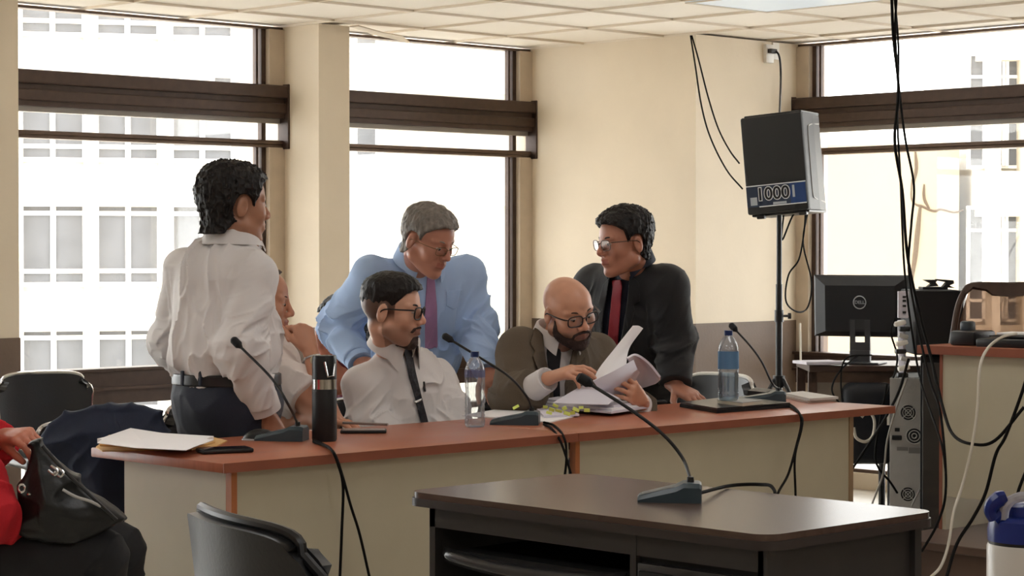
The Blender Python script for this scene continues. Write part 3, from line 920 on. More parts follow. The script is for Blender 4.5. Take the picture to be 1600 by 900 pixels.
b = MB(); b.bb((X1 - .08, Y0 + .05, .1), (X1 - .06, Y1 - .075, .716)); b.build('modesty_panel', M_blackm, root)
yd = 3.26
b = MB(); b.bb((X0 + .045, Y0 + .05, .05), (X1 - .08, yd, .665)); b.build('drawer_pedestal', M_blackm, root)
b = MB(); b.bb((X0 + .0285, yd - .018, 0), (X0 + .044, yd, .7155)); b.build('stile', M_dkmetal, root)
for i, (z0, z1) in enumerate(((.515, .650), (.33, .505), (.08, .32))):
    b = MB(); b.bb((X0 + .028, Y0 + .075, z0), (X0 + .046, yd - .022, z1), .004)
    dr = b.build('drawer', M_dkmetal, root, smooth='auto')
    b = MB(); b.bb((X0 + .018, Y0 + .085, z1 - .03), (X0 + .030, yd - .032, z1 - .016), .003); b.build('drawer_grip', M_black, dr)
# curved pull tray in the knee hole
b = MB(); G = []
for k in range(25):
    t = k / 24; y = yd + .03 + (Y1 - .12 - yd) * t; bow = math.sin(math.pi * t)
    G.append([(X0 + .05 - .035 * bow ** .5, y, .620 - .012 * bow), (X0 + .038 - .035 * bow ** .5, y, .602 - .014 * bow), (X0 + .045 - .035 * bow ** .5, y, .585 - .012 * bow)])
b.grid(G, .006); tr = b.build('pull_tray', mat('tray_plastic', (50, 50, 52), .25), root, smooth=True)
b = MB(); b.bb((X0 + .05, yd + .03, .60), (X0 + .40, Y1 - .12, .612)); b.build('tray_board', M_blackm, tr)

# raised desk at the right on the dais
root = thing('raised_desk', 'raised cherry-topped beige desk on the dais at the right', 'desk', (7.6, 4.2, .2))
b = MB(); b.bb((7.30, 3.3, .912), (7.98, 5.19, .947), .004); b.build('desktop', M_wood, root, smooth='auto')
b = MB(); b.bb((7.2975, 3.3, .9125), (7.3005, 5.188, .9465)); b.build('edge_band', M_edge, root)
b = MB(); b.bb((7.335, 3.32, .335), (7.353, 5.07, .912)); b.build('front_panel', M_panel, root)
b = MB(); b.bb((7.335, 5.07, .2), (7.95, 5.095, .912)); b.build('side_panel', M_panel, root)
b = MB(); b.bb((7.332, 5.088, .2), (7.36, 5.102, .912)); b.build('corner_trim', M_edge, root)

# ---- chairs
def visitor_chair(label, loc, rz, group=None, h=.84, wd=.46, padmat=None, rail=None):
    r = thing('visitor_chair', label, 'chair', loc, rz, group, world=False)
    pm = padmat or M_vinyl; rm = rail or M_chrome
    b = MB(); b.box((0.02, 0, .435), (.44, .46, .055), bev=.022, seg=3); b.build('seat', pm, r, smooth=True)
    # curved backrest with rounded upper corners
    G = []
    for i in range(17):
        z = i / 16; row = []
        wz = wd / 2 * (1 - .10 * (1 - z)) if z < .72 else wd / 2 * (1 - .16 * ((z - .72) / .28) ** 2.6)
        for j in range(21):
            t = j / 20 * 2 - 1; y = wz * math.sin(t * math.pi / 2) / 1.0
            top = .50 + (h - .50) * z - (.035 * abs(t) ** 3.5 * z ** 4)
            row.append((-.205 - .045 * z + .045 * (y / .23) ** 2, y, top))
        G.append(row)
    b = MB(); b.grid(G, -.035); bk = b.build('backrest', pm, r, smooth='auto')
    b = MB(); rim = [np.array(G[i][0]) for i in range(0, 17, 2)] + [np.array(G[16][j]) for j in range(1, 20)] + [np.array(G[i][20]) for i in range(16, -1, -2)]
    rim = [p + np.array([-.010, 0, .006 if k > 8 and k < 28 else 0]) for k, p in enumerate(rim)]
    b.tube(rim, .009, 8); b.build('back_rail', rm, r, smooth='auto')
    for sx in (-1, 1):
        for sy in (-1, 1):
            b = MB(); b.tube([(.19 * sx + .02, .205 * sy, .42), (.19 * sx + .02 + .03 * sx, .215 * sy, .2), (.19 * sx + .02 + .05 * sx, .22 * sy, 0)], .0115, 8, smooth=3); b.build('leg', M_chrome if rm is M_chrome else M_black, r, smooth='auto')
    for sy in (-1, 1):
        b = MB(); b.tube([(-.16, .205 * sy, .42), (-.20, .21 * sy, .47), (-.213, .205 * sy, .56)], .010, 8, smooth=3); b.build('back_support', rm, r, smooth='auto')
    b = MB(); b.tube([(.21, -.205, .405), (.21, .205, .405)], .01, 8); b.tube([(-.17, -.205, .405), (-.17, .205, .405)], .01, 8); b.build('seat_frame', rm, r, smooth='auto')
    return r
def rzf(v): return math.atan2(v[1], v[0])
visitor_chair('black chrome-railed chair by the window, empty, at the far left', (5.06, 8.06, 0), rzf(-FW * .9 + RT * .55), h=.785, wd=.44)
ch2 = visitor_chair('black chair at the left desk end under the navy jacket', (3.93, 5.87, 0), rzf(-FW * .75 + RT * .66), h=.765)
c = np.array([2.20, 2.98, 0]); nrm_ = nrm([.965, -.26, 0])
visitor_chair('all-black padded chair in front of the dark desk, seen from behind', tuple(c + nrm_ * .24 + RT * .012), rzf(nrm_), h=.885, wd=.55, rail=M_black)
for lab, p, th in (('chair under the seated man with the fist at his chin', at(385, 700, 7.62), -46), ('chair under the young man with the dark tie', at(630, 700, 7.84), -46),
                   ('chair under the bald man in the brown jacket', at(872, 700, 8.36), -48), ('chair under the hidden dark-haired person', at(575, 700, 9.12), 190)):
    t_ = math.radians(th); dv = RT * math.cos(t_) + FW * math.sin(t_)
    visitor_chair('black ' + lab, (p[0] + dv[0] * .02, p[1] + dv[1] * .02, 0), rzf(dv), h=.78)
visitor_chair('pale-framed chair beside the man in the black suit, only its back curve showing', tuple(at(1062, 620, 9.0) * [1, 1, 0]), rzf(-FW * .6 - RT * .8), h=.80, rail=M_white)

# ---- speaker on its stand
c = at(1213, 256, 10.8)
yaw = math.radians(-90 - 25)       # front normal in camera terms
nf = RT * math.cos(yaw) + FW * math.sin(yaw); sx = np.cross(UPV, nf); sx = nrm(sx)
roll = math.radians(5)
upx = nrm(UPV * math.cos(roll) - sx * math.sin(roll)); 
sx2 = np.cross(upx, nf)
Ms = np.array([nf, sx2, upx]).T      # x = front, y = towards the picture right
root = thing('loudspeaker', 'black and grey loudspeaker with the number 1000 on its front', 'speaker', tuple(c - upx * .24))
def loc(p): return c + Ms @ np.array(p, float)
hw, hh, dp = .158, .242, .33
b = MB()
prof = [(-hw, .0), (hw, .0), (hw * 1.0, -dp * .5), (hw * .88, -dp), (-hw * .88, -dp), (-hw * 1.0, -dp * .5)]
b.prism([(y, x) for x, y in prof] if False else [(y_, x_) for x_, y_ in prof], -hh, hh, Ms, c - nf * .0)
b.build('cabinet', mat('grey_cabinet', (50, 46, 43), .5, bump=.3, bscale=300), root)
b = MB(); b.box(c + nf * .016, (.04, hw * 2 + .004, hh * 2 + .004), Ms, bev=.01); gl_ = b.build('front_grille', mat('perforated_grille', (20, 19, 19), .55, bump=.5, bscale=900), root, smooth='auto')
b = MB()
sidey = hw * .93
rim = [(-.03, .215), (-.14, .195), (-.165, .165), (-.175, 0), (-.165, -.165), (-.14, -.195), (-.30, -.20)]
b.tube([loc((x, hw * (1.0 if x > -.165 else 1.0 + (x + .165) * .72), z)) for x, z in [(-.31, .20), (-.10, .185), (-.06, .15), (-.055, 0), (-.055, -.15), (-.09, -.185), (-.31, -.20)]], .004, 8, smooth=5)
b.build('handle_recess', mat('grey_cabinet_light', (104, 98, 92), .4), root, smooth='auto')
b = MB(); b.box(loc((-.15, .0, hh + .006)), (.30, hw * 1.9, .014), Ms, bev=.005); b.build('end_cap', M_black, root)
b = MB(); b.box(loc((-.15, 0, -hh - .006)), (.3, hw * 1.9, .014), Ms, bev=.005)
for y in (-.10, .12): b.box(loc((-.0, y, -hh - .016)), (.035, .04, .02), Ms, bev=.004)
b.build('end_cap', M_black, root)
zc = -.155
b = MB(); b.box(loc((.0375, 0, zc)), (.002, hw * 2 - .004, .105), Ms); lb = b.build('label_band', mat('label_navy', (42, 52, 72), .4), root)
b = MB(); b.box(loc((.0388, .112, zc)), (.001, .08, .10), Ms); b.build('label_panel', mat('label_blue', (28, 58, 110), .4), lb)
b = MB(); b.box(loc((.0388, -.12, zc - .024)), (.001, .035, .04), Ms); b.build('label_code', mat('label_grey', (170, 176, 182), .5), lb)
b = MB(); b.box(loc((.0396, .090, zc + .01)), (.0006, .012, .06), Ms); b.box(loc((.0396, .015, zc - .042)), (.0006, .07, .012), Ms); b.build('label_print', mat('label_grey', (170, 176, 182), .5), lb)
b = MB(); b.box(loc((.0392, 0, zc + .053)), (.001, hw * 2 - .006, .005), Ms); b.box(loc((.0392, .03, zc - .053)), (.001, hw * 2 - .07, .005), Ms); b.build('label_line', mat('label_white', (225, 228, 230), .4), lb)
Mt = np.array([sx2, upx, nf]).T
for off, m_, dx, e in ((.006, MATS['label_white'], .0398, .0006), (.0, mat('label_ink', (22, 22, 26), .4), .0412, .0007)):
    vs, fs = text_mesh('1000', .088, ext=e, offset=.0052 if off else .0014)
    mb = MB(); mb.add(vs, fs, Mt, loc((dx, -.018, zc + .006))); mb.build('number', m_, lb)
root = thing('speaker_stand', 'black tripod pole stand holding up the loudspeaker', 'stand', tuple(at(1217, 590, 10.85) * [1, 1, 0]))
ps = at(1217, 590, 10.85); px_, py_ = ps[0], ps[1]
b = MB(); b.cyl((px_, py_, .62), (px_, py_, 1.16), .017); b.cyl((px_, py_, 1.1), (px_, py_, 1.53), .0135); b.build('pole', M_black, root, smooth='auto')
b = MB(); b.cyl((px_, py_, .97), (px_, py_, 1.03), .023); b.build('clamp', M_black, root, smooth='auto')
b = MB(); b.cyl((px_, py_, 1.0), tuple(np.array([px_, py_, 1.0]) + RT * .05), .006); b.cyl(tuple(np.array([px_, py_, 1.0]) + RT * .045), tuple(np.array([px_, py_, 1.0]) + RT * .06), .015); b.build('knob', M_dkmetal, root, smooth='auto')
b = MB(); b.cyl((px_, py_, .64), (px_, py_, .70), .030); b.build('collar', M_black, root, smooth='auto')
for k in range(3):
    t_ = math.radians(200 + 120 * k); dv = RT * math.cos(t_) + FW * math.sin(t_)
    b = MB(); b.tube([np.array([px_, py_, .68]) + dv * .025, np.array([px_, py_, .0]) + dv * .42 + UPV * .012], .011, 8); b.build('leg', M_black, root, smooth='auto')
    b = MB(); b.tube([np.array([px_, py_, .36]) + dv * .01, np.array([px_, py_, .0]) + dv * .27 + UPV * .26], .006, 6); b.build('brace', M_dkmetal, root)
# outlet box and plug at the ceiling
root = thing('power_outlet', 'white surface-mounted outlet box high on the wall', 'outlet', tuple(av(1202, 85, 7.74)))
o = av(1200, 84, 7.735)
b = MB(); b.box(o, (.07, .035, .105), bev=.006); b.build('box', M_white, root, smooth='auto')
b = MB(); b.box(av(1212, 80, 7.735), (.055, .01, .095), bev=.003); b.build('faceplate', M_white, root, smooth='auto')
b = MB(); b.tube([av(1203, 80, 7.70), av(1212, 80, 7.69), av(1218, 90, 7.66), av(1220, 120, 7.66), av(1218, 182, 7.40)], .006, 8, smooth=6); b.box(av(1207, 80, 7.70), (.05, .03, .025), bev=.004)
b.build('power_cable', M_black, label='black power cable plugged into the high outlet above the loudspeaker', cat='cable', smooth='auto')
for lab, pts in (('left one of two thin cables from the ceiling to the loudspeaker', [(1079, 56, 11.7), (1086, 100, 11.5), (1096, 165, 11.2), (1110, 215, 11), (1135, 265, 10.9), (1160, 295, 10.75)]),
                 ('right one of two thin cables from the ceiling to the loudspeaker', [(1081, 56, 11.7), (1092, 95, 11.5), (1106, 150, 11.2), (1122, 200, 11), (1140, 235, 10.9), (1155, 255, 10.75)])):
    b = MB(); b.tube([at(*q) for q in pts], .0045, 6, smooth=8); b.build('speaker_cable', M_cable, label=lab, cat='cable', smooth='auto')
b = MB(); b.tube([at(*q) for q in [(1225, 330, 10.9), (1222, 375, 10.9), (1240, 335, 10.9), (1258, 330, 10.9), (1250, 400, 10.95), (1232, 300 + 130, 10.95), (1228, 470, 11), (1245, 487, 11.1), (1262, 480, 11.2), (1268, 440, 11.2), (1255, 380, 11.1), (1262, 330, 11)]], .0045, 6, smooth=8)
b.build('speaker_cable', M_cable, label='black cable looping below the loudspeaker beside its pole', cat='cable', smooth='auto')
# white wall conduit beside the stand
b = MB(); b.tube([at(1250, 505, 11.55), at(1251, 560, 11.5), at(1251, 640, 11.4)], .006, 6); b.build('wall_cable', M_wcable, label='white cable running down the corner beside the right window', cat='cable', smooth='auto')

# ---- old desk under the right window, with monitor
Mr = np.array([RT, FW, UPV]).T
c = at(1345, 580, 10.35); c[2] = 0
root = thing('computer_table', 'old dark metal table under the right window carrying the monitor', 'table', tuple(c))
def lc(a, b_, z): return c + RT * a + FW * b_ + UPV * z
b = MB(); b.box(lc(.03, 0, .775), (.62, .46, .03), Mr, bev=.004); b.build('tabletop', M_frame, root)
b = MB(); b.box(lc(-.175, -.2, .60), (.17, .02, .30), Mr, bev=.004); b.build('side_panel', mat('taupe_metal', (128, 116, 104), .5, metal=.2), root)
for a in (-.26, .31):
    for q in (-.2, .2):
        b = MB(); b.box(lc(a, q, .38), (.04, .03, .76), Mr); b.build('leg', M_frame, root)
b = MB(); b.box(lc(.03, -.205, .735), (.60, .02, .05), Mr); b.build('apron', M_frame2, root)
b = MB(); b.box(at(1278, 566, 10.15), (.19, .16, .014), Mr @ rotz(.3), bev=.003); b.build('tray', M_paper2, label='grey board lying on the corner of the old table', cat='board')
b = MB(); b.box(at(1285, 597, 10.05) * [1, 1, 0] + UPV * .62, (.018, .018, .1), Mr); 
# monitor
mc = at(1347, 478, 10.3); ml = 24
ang = math.radians(ml); ax_ = RT * math.cos(ang) + FW * -math.sin(ang); nb_ = np.cross(ax_, UPV); nb_ = -nb_ if nb_ @ FW > 0 else nb_
Mm = np.array([ax_, -nb_, UPV]).T
Mm = Mm @ rotx(math.radians(3))
root = thing('monitor', 'black computer monitor seen from behind with a round logo', 'monitor', tuple(at(1345, 557, 10.3)))
def lm(a, b_, z): return mc + Mm @ np.array([a, b_, z], float)
b = MB(); b.box(lm(0, .01, 0), (.47, .02, .295), Mm, bev=.004); b.build('screen_frame', M_black, root)
b = MB(); vs = []
for (w_, h0, h1, y) in ((.235, -.1475, .1475, 0), (.225, -.14, .14, -.014), (.17, -.12, .10, -.042)):
    vs += [(-w_, y, h0), (w_, y, h0), (w_, y, h1), (-w_, y, h1)]
fs = [(0, 1, 5, 4), (1, 2, 6, 5), (2, 3, 7, 6), (3, 0, 4, 7), (4, 5, 9, 8), (5, 6, 10, 9), (6, 7, 11, 10), (7, 4, 8, 11), (8, 9, 10, 11)]
b.add(vs, fs, Mm, mc); b.build('rear_shell', mat('monitor_shell', (30, 30, 32), .38), root)
b = MB(); b.tube([lm(.0 + .030 * math.cos(q), -.0445, .02 + .030 * math.sin(q)) for q in np.linspace(0, 2 * math.pi, 30, endpoint=False)], .0028, 6, closed=True)
vs, fs = text_mesh('DELL', .022, ext=.0008, offset=.0006); Ml = np.array([Mm[:, 0], Mm[:, 2], -Mm[:, 1]]).T
b.add(vs, fs, Ml, lm(0, -.0445, .02)); b.build('logo', mat('logo_silver', (170, 172, 176), .35, metal=.5), root)
b = MB(); pz = lm(0, -.035, -.085)
for s_ in (-1, 1): b.box(pz + ax_ * .036 * s_ + UPV * -.065, (.026, .014, .17), Mm)
b.box(pz + UPV * -.0, (.098, .014, .05), Mm); b.box(pz + UPV * -.115, (.098, .014, .06), Mm); b.build('stand_neck', mat('stand_grey', (58, 58, 60), .4), root)
b = MB(); zb = .796
b.box(np.array([pz[0], pz[1], zb]) , (.22, .17, .010), Mm @ rotx(-math.radians(3)), bev=.004); b.box(np.array([pz[0], pz[1], zb + .03]), (.10, .03, .06), Mm @ rotx(-math.radians(3)), bev=.006); b.build('stand_base', MATS['stand_grey'], root)
# dark drum-like bin and wall below the table
b = MB(); q = at(1352, 650, 10.2) * [1, 1, 0]; b.box(q + UPV * .52, (.25, .30, .38), Mr, bev=.05, seg=4); b.box(q + UPV * .50, (.23, .28, .34), Mr, bev=.03)
root_b = b.build('case_box', mat('blueblack_shell', (18, 21, 28), .6), label='blue-black equipment case under the old table', cat='case', smooth='auto')
for s_ in (-1, 1):
    for t_ in (-1, 1):
        b = MB(); b.cyl(q + RT * .1 * s_ + FW * .12 * t_, q + RT * .1 * s_ + FW * .12 * t_ + UPV * .34, .016, n=10); b.build('foot', M_black, root_b)

# ---- tall computer tower with silver back
c = at(1419, 700, 9.68); c[2] = 0; ya = math.radians(-16)
xa = RT * math.cos(ya) + FW * math.sin(ya); ya_ = np.cross(UPV, xa)
Mc = np.array([xa, ya_, UPV]).T
def lt(a, b_, z): return c + Mc @ np.array([a, b_, z], float)
root = thing('computer_tower', 'tall computer tower with a silver back of fan grilles', 'computer', tuple(c))
b = MB(); b.box(lt(.012, .26, .385), (.192, .50, .75), Mc, bev=.006); b.build('case', M_blackm, root)
b = MB(); b.box(lt(0, .006, .385), (.165, .012, .745), Mc, bev=.002); bp = b.build('back_panel', M_silver, root)
def fan(z, r=.036, x=0.0):
    b = MB(); b.tube([lt(x + r * math.cos(q), -.002, z + r * math.sin(q)) for q in np.linspace(0, 6.2832, 24, endpoint=False)], .0028, 5, closed=True)
    for rr in (.68, .38): b.tube([lt(x + r * rr * math.cos(q), -.002, z + r * rr * math.sin(q)) for q in np.linspace(0, 6.2832, 20, endpoint=False)], .0022, 5, closed=True)
    for k in range(4):
        q = k * math.pi / 2 + .78; b.tube([lt(x, -.002, z), lt(x + r * math.cos(q), -.002, z + r * math.sin(q))], .0022, 5)
    f_ = b.build('fan_grille', M_silver, root)
    b = MB(); b.lathe([(0, -.0006), (r * .97, -.0006), (r * .97, .0006), (0, .0006)], 24, np.array([Mc[:, 0], Mc[:, 2], -Mc[:, 1]]).T, lt(x, -.0012, z)); b.build('fan_opening', M_blackm, f_)
zt = lambda y: 1.35 + (385 - y) * 9.68 / FPX
fan(zt(645), .036); fan(zt(773), .034)
b = MB(); z = zt(605); b.tube([lt(.03 * math.cos(q), -.001, z + .028 * math.sin(q)) for q in np.linspace(0, 6.2832, 20, endpoint=False)], .0018, 5, closed=True); b.tube([lt(-.02, -.001, z - .02), lt(.02, -.001, z + .02)], .0018, 5); b.tube([lt(.02, -.001, z - .02), lt(-.02, -.001, z + .02)], .0018, 5); b.build('stamped_vent', M_silver, root)
z = zt(681); b = MB(); b.box(lt(0, -.002, z), (.155, .006, .085), Mc); ps_ = b.build('power_supply', mat('steel_lighter', (172, 170, 168), .4, metal=.6), root)
fanx = .028
b = MB(); b.lathe([(0, -.0006), (.037, -.0006), (.037, .0006), (0, .0006)], 24, np.array([Mc[:, 0], Mc[:, 2], -Mc[:, 1]]).T, lt(fanx, -.0055, z)); b.build('fan_opening', M_blackm, ps_)
b = MB()
for rr in (.036, .024, .011): b.tube([lt(fanx + rr * math.cos(q), -.007, z + rr * math.sin(q)) for q in np.linspace(0, 6.2832, 20, endpoint=False)], .0028, 5, closed=True)
b.build('fan_grille', M_silver, ps_)
b = MB(); b.box(lt(-.05, -.007, z - .010), (.045, .012, .022), Mc, bev=.004); b.box(lt(-.048, -.006, z + .026), (.022, .006, .016), Mc); b.build('socket', M_black, ps_)
b = MB(); b.box(lt(-.025, -.001, zt(702)), (.05, .004, .016), Mc); b.box(lt(.03, -.002, zt(704)), (.055, .006, .026), Mc); b.build('port_plate', mat('port_grey', (120, 118, 116), .5), root)
b = MB()
for z in (zt(640), zt(655)): pass
b.box(lt(-.088, .0, zt(652)), (.012, .02, .075), Mc); b.box(lt(.088, .0, zt(652)), (.012, .02, .075), Mc); b.build('lock_tab', M_white, root)

# ---- black computer standing behind the raised desk, ports facing left
c = at(1459, 500, 9.35); 
root = thing('cabinet', 'dark cabinet behind the raised desk under the black computer', 'cabinet', tuple(c * [1, 1, 0]))
b = MB(); Mcb = Mr @ rotz(math.radians(-14)); b.box(np.array([c[0], c[1], .45]) + RT * .07 + FW * .10, (.19, .4, .86), Mcb, bev=.004); b.build('body', M_blackm, root)
b = MB(); b.box(np.array([c[0], c[1], .46]) + RT * .07 + FW * .10 - Mcb[:, 1] * .205, (.17, .012, .78), Mcb, bev=.003); b.build('door', M_dkmetal, root)
zb = .885
root = thing('computer_case', 'black computer case with a pale port strip beside the monitor', 'computer', (c[0], c[1], zb))
ztop = 1.35 + (385 - 453) * 9.35 / FPX; hh_ = ztop - zb
b = MB(); b.box(np.array([c[0], c[1], zb + hh_ / 2]) + FW * .05, (.205, .36, hh_), Mr, bev=.006); b.build('case', M_blackm, root)
b = MB(); b.box(at(1411, 476, 9.25), (.045, .02, .115), Mr, bev=.002); pt = b.build('port_strip', M_paper2, root)
b = MB()
for y in (464, 470, 478, 488): b.box(at(1413, y, 9.235), (.014, .006, .009), Mr)
b.build('port', M_black, pt)
b = MB(); b.box(at(1458, 450, 9.35), (.11, .10, .012), Mr, bev=.003); bs_ = b.build('clip_stand', M_black, label='small black folding stand on top of the black computer', cat='stand')
b = MB(); G = [at(1444, 437, 9.3), at(1466, 437, 9.3), at(1462, 441, 9.3), at(1467, 447, 9.3), at(1450, 448, 9.3), at(1456, 443, 9.3)]
b.add([g for g in G] + [g + FW * .05 for g in G], [(0, 1, 2, 3, 4, 5), (11, 10, 9, 8, 7, 6)] + [(i, (i + 1) % 6, 6 + (i + 1) % 6, 6 + i) for i in range(6)])
G = [at(1464, 436, 9.3), at(1490, 438, 9.3), at(1491, 443, 9.3), at(1484, 446, 9.3), at(1492, 450, 9.3), at(1473, 449, 9.3), at(1480, 441, 9.3), at(1464, 438, 9.3)]
b.add([g for g in G] + [g + FW * .05 for g in G], [tuple(range(8)), tuple(range(15, 7, -1))] + [(i, (i + 1) % 8, 8 + (i + 1) % 8, 8 + i) for i in range(8)])
b.build('arm', M_black, bs_)
# power strip and plugs hanging below the port strip
root = thing('power_strip', 'hanging grey power strip crowded with plugs and adapters', 'power strip', tuple(at(1410, 592, 9.3)))
b = MB(); b.tube([at(1408, 500, 9.32), at(1409, 545, 9.32), at(1411, 590, 9.3)], .020, 8, flat=.5); b.build('strip', M_paper2, root, smooth='auto')
for i, y in enumerate((505, 514, 525, 536, 549, 561, 575, 586)):
    b = MB(); b.box(at(1406 + (i * 7) % 9, y, 9.27), (.05 - .004 * (i % 3), .04, .020), Mr @ roty(.25 * ((i % 3) - 1)), bev=.005); b.build('plug', [M_white, M_black, M_silver][i % 3], root, smooth='auto')

# ---- things on the raised desk
zd = .947
def on(px, py, z=zd): return az(px, py, z)
q = az(1500, 527, zd)
b = MB(); c = np.array([7.44, 5.02, zd]);
Md = np.eye(3)
root = thing('desk_telephone', 'black desk phone on the corner of the raised desk', 'telephone', (7.46, 5.03, zd))
b = MB(); b.box((7.46, 5.03, zd + .03), (.16, .12, .06), bev=.012); b.build('base', M_black, root, smooth='auto')
b = MB(); b.box((7.47, 5.06, zd + .075), (.05, .05, .045), bev=.01); b.build('handset', mat('slate_plastic', (58, 64, 70), .3), root, smooth='auto')
root = thing('laptop', 'black laptop slab lying on the raised desk', 'laptop', (7.48, 4.84, zd))
b = MB(); b.box((7.48, 4.80, zd + .02), (.24, .30, .035), roty(-.04), bev=.008); b.build('base', M_black, root, smooth='auto')
b = MB(); b.box((7.50, 4.79, zd + .043), (.20, .24, .006)); b.build('keyboard', M_dkmetal, root)
b = MB(); b.box((7.52, 4.80, zd + .052), (.15, .22, .008), rotz(.15), bev=.002); b.build('paper_sheets', M_paper, label='white sheets on top of the black laptop on the raised desk', cat='papers')
root = thing('desk_screen', 'grey screen base cut by the frame on the raised desk', 'screen', (7.42, 4.64, zd))
b = MB(); b.box((7.43, 4.60, zd + .045), (.14, .20, .09), bev=.012); b.build('body', mat('slate_dark', (44, 46, 50), .35), root, smooth='auto')
b = MB(); b.box((7.43, 4.66, zd + .093), (.10, .05, .008), bev=.003); b.build('port_row', M_paper2, root)
# office chair with mesh back
c = at(1575, 560, 9.3) * [1, 1, 0]; cz = np.array([c[0], c[1], 0])
root = thing('office_chair', 'mesh-backed office chair behind the raised desk', 'chair', tuple(c + UPV * .2))
fr = [(1484, 560), (1490, 520), (1497, 480), (1508, 455), (1522, 446), (1575, 446), (1640, 446), (1656, 460), (1662, 500), (1668, 560)]
b = MB(); P = [at(a, b_, 9.0) for a, b_ in fr]; b.tube(P, .014, 10, smooth=5); 
b.grid([[at(a, y0, 9.0), at(a, y1, 8.99)] for a, y0, y1 in ((1508, 452, 462), (1520, 446, 452), (1540, 446, 455), (1550, 446, 462), (1580, 446, 464), (1610, 446, 462), (1640, 446, 456), (1650, 450, 456))], .02)
b.build('back_frame', M_frame, root, smooth='auto')
mm = glass_mat('chair_mesh', (150, 128, 112), .0, .9, opaque=.62, ocol=(112, 92, 80))
b = MB(); b.grid([[at(1490, 555, 9.0), at(1500, 500, 9.02), at(1514, 452, 9.0)], [at(1575, 555, 9.06), at(1575, 500, 9.08), at(1575, 450, 9.04)], [at(1662, 555, 9.0), at(1655, 500, 9.02), at(1645, 452, 9.0)]]); b.build('mesh_back', mm, root, smooth=True)
b = MB(); b.box(at(1578, 600, 9.3), (.48, .46, .07), Mr, bev=.03, seg=3); b.build('seat', M_vinyl, root, smooth='auto')
sc0 = at(1578, 600, 9.3); b = MB(); b.cyl((sc0[0], sc0[1], .28), (sc0[0], sc0[1], sc0[2] - .03), .025); b.cyl(tuple(at(1575, 560, 9.04)), tuple(sc0 - FW * .15 * 0 + UPV * -.03), .015); b.build('column', M_black, root, smooth='auto')
for k in range(5):
    t_ = math.radians(72 * k + 20); dv = RT * math.cos(t_) + FW * math.sin(t_)
    b = MB(); b.tube([(sc0[0], sc0[1], .29), np.array([sc0[0], sc0[1], .25]) + dv * .27], [.022, .014], 8); b.cyl(np.array([sc0[0], sc0[1], .226]) + dv * .27 - np.cross(dv, UPV) * .012, np.array([sc0[0], sc0[1], .226]) + dv * .27 + np.cross(dv, UPV) * .012, .025, n=14); b.build('castor_arm', M_black, root, smooth='auto')

# ---- hanging and trailing cables
def cable(pts, r, m, label, name='cable', n=8):
    b = MB(); b.tube([at(*q) for q in pts], r, 8, smooth=n); return b.build(name, m, label=label, cat='cable', smooth='auto')
zc_ = lambda px: (az(px, 0, 2.5) @ FW)
cable([(1393, -12, 8.75), (1396, 60, 8.75), (1404, 140, 8.7), (1398, 220, 8.7), (1410, 300, 8.7), (1418, 400, 8.7), (1437, 490, 8.7), (1455, 560, 8.6), (1474, 640, 8.3), (1490, 680, 8.1), (1520, 694, 7.95), (1555, 688, 7.9), (1600, 636, 7.9)], .0062, M_cable, 'thicker black cable hanging from the ceiling and sagging towards the right frame edge')
cable([(1401, -12, 8.75), (1399, 60, 8.75), (1406, 150, 8.72), (1415, 220, 8.72), (1428, 290, 8.72), (1424, 350, 8.7), (1420, 420, 8.7), (1432, 500, 8.65), (1452, 590, 8.5), (1470, 650, 8.3), (1478, 760, 8.1), (1466, 815, 8.1), (1440, 862, 8.1)], .005, M_cable, 'black ceiling cable that bends right and drops behind the dark desk')
cable([(1397, -12, 8.8), (1404, 80, 8.8), (1402, 180, 8.8), (1407, 280, 8.8), (1410, 360, 8.8), (1414, 430, 8.8), (1425, 520, 8.8), (1440, 600, 8.7), (1470, 690, 8.2), (1478, 740, 8.1)], .0045, M_cable, 'thin black ceiling cable running straight down behind the others')
cable([(1612, 560, 7.7), (1598, 610, 7.7), (1572, 680, 7.7), (1556, 710, 7.75), (1540, 770, 7.75), (1520, 810, 7.75), (1495, 850, 7.7), (1478, 905, 7.6)], .0062, M_cable, 'black cable slanting down in front of the raised desk panel')
cable([(1588, 521, 8.05), (1565, 527, 7.95), (1543, 545, 7.9), (1531, 575, 7.85), (1527, 640, 7.85), (1518, 700, 7.85), (1503, 760, 7.85), (1490, 800, 7.8), (1482, 850, 7.75), (1470, 885, 7.7), (1452, 904, 7.6)], .0055, M_wcable, 'white cable hanging from the raised desk down to the floor')
cable([(1610, 720, 7.6), (1592, 765, 7.6), (1585, 800, 7.6)], .006, M_cable, 'short piece of black cable above the blue-lidded bottle')
cable([(1340, 556, 10.05), (1312, 580, 9.95), (1300, 610, 9.9), (1318, 635, 9.9), (1340, 648, 9.9), (1372, 635, 9.85), (1392, 600, 9.8), (1402, 560, 9.4), (1392, 520, 9.3), (1398, 498, 9.25)], .0042, M_cable, 'black cable looping under the monitor')
cable([(1362, 555, 10.0), (1322, 560, 9.95), (1314, 600, 9.95), (1322, 660, 9.95)], .004, M_cable, 'short black cable hanging behind the monitor foot')
cable([(1420, 560, 9.2), (1405, 610, 9.2), (1385, 650, 9.3), (1360, 690, 9.5), (1330, 735, 9.6)], .006, M_cable, 'black cable slanting from the power strip down to the left')
cable([(1418, 590, 9.25), (1400, 640, 9.25), (1386, 690, 9.3), (1380, 740, 9.4), (1362, 790, 9.5), (1355, 830, 9.6)], .0045, mat('grey_cable', (140, 136, 130), .5), 'grey cable running down beside the silver computer back')
cable([(1386, 600, 9.5), (1368, 700, 9.6), (1372, 730, 9.6), (1390, 752, 9.6), (1402, 770, 9.65)], .005, M_cable, 'black cable curling low against the silver computer back')
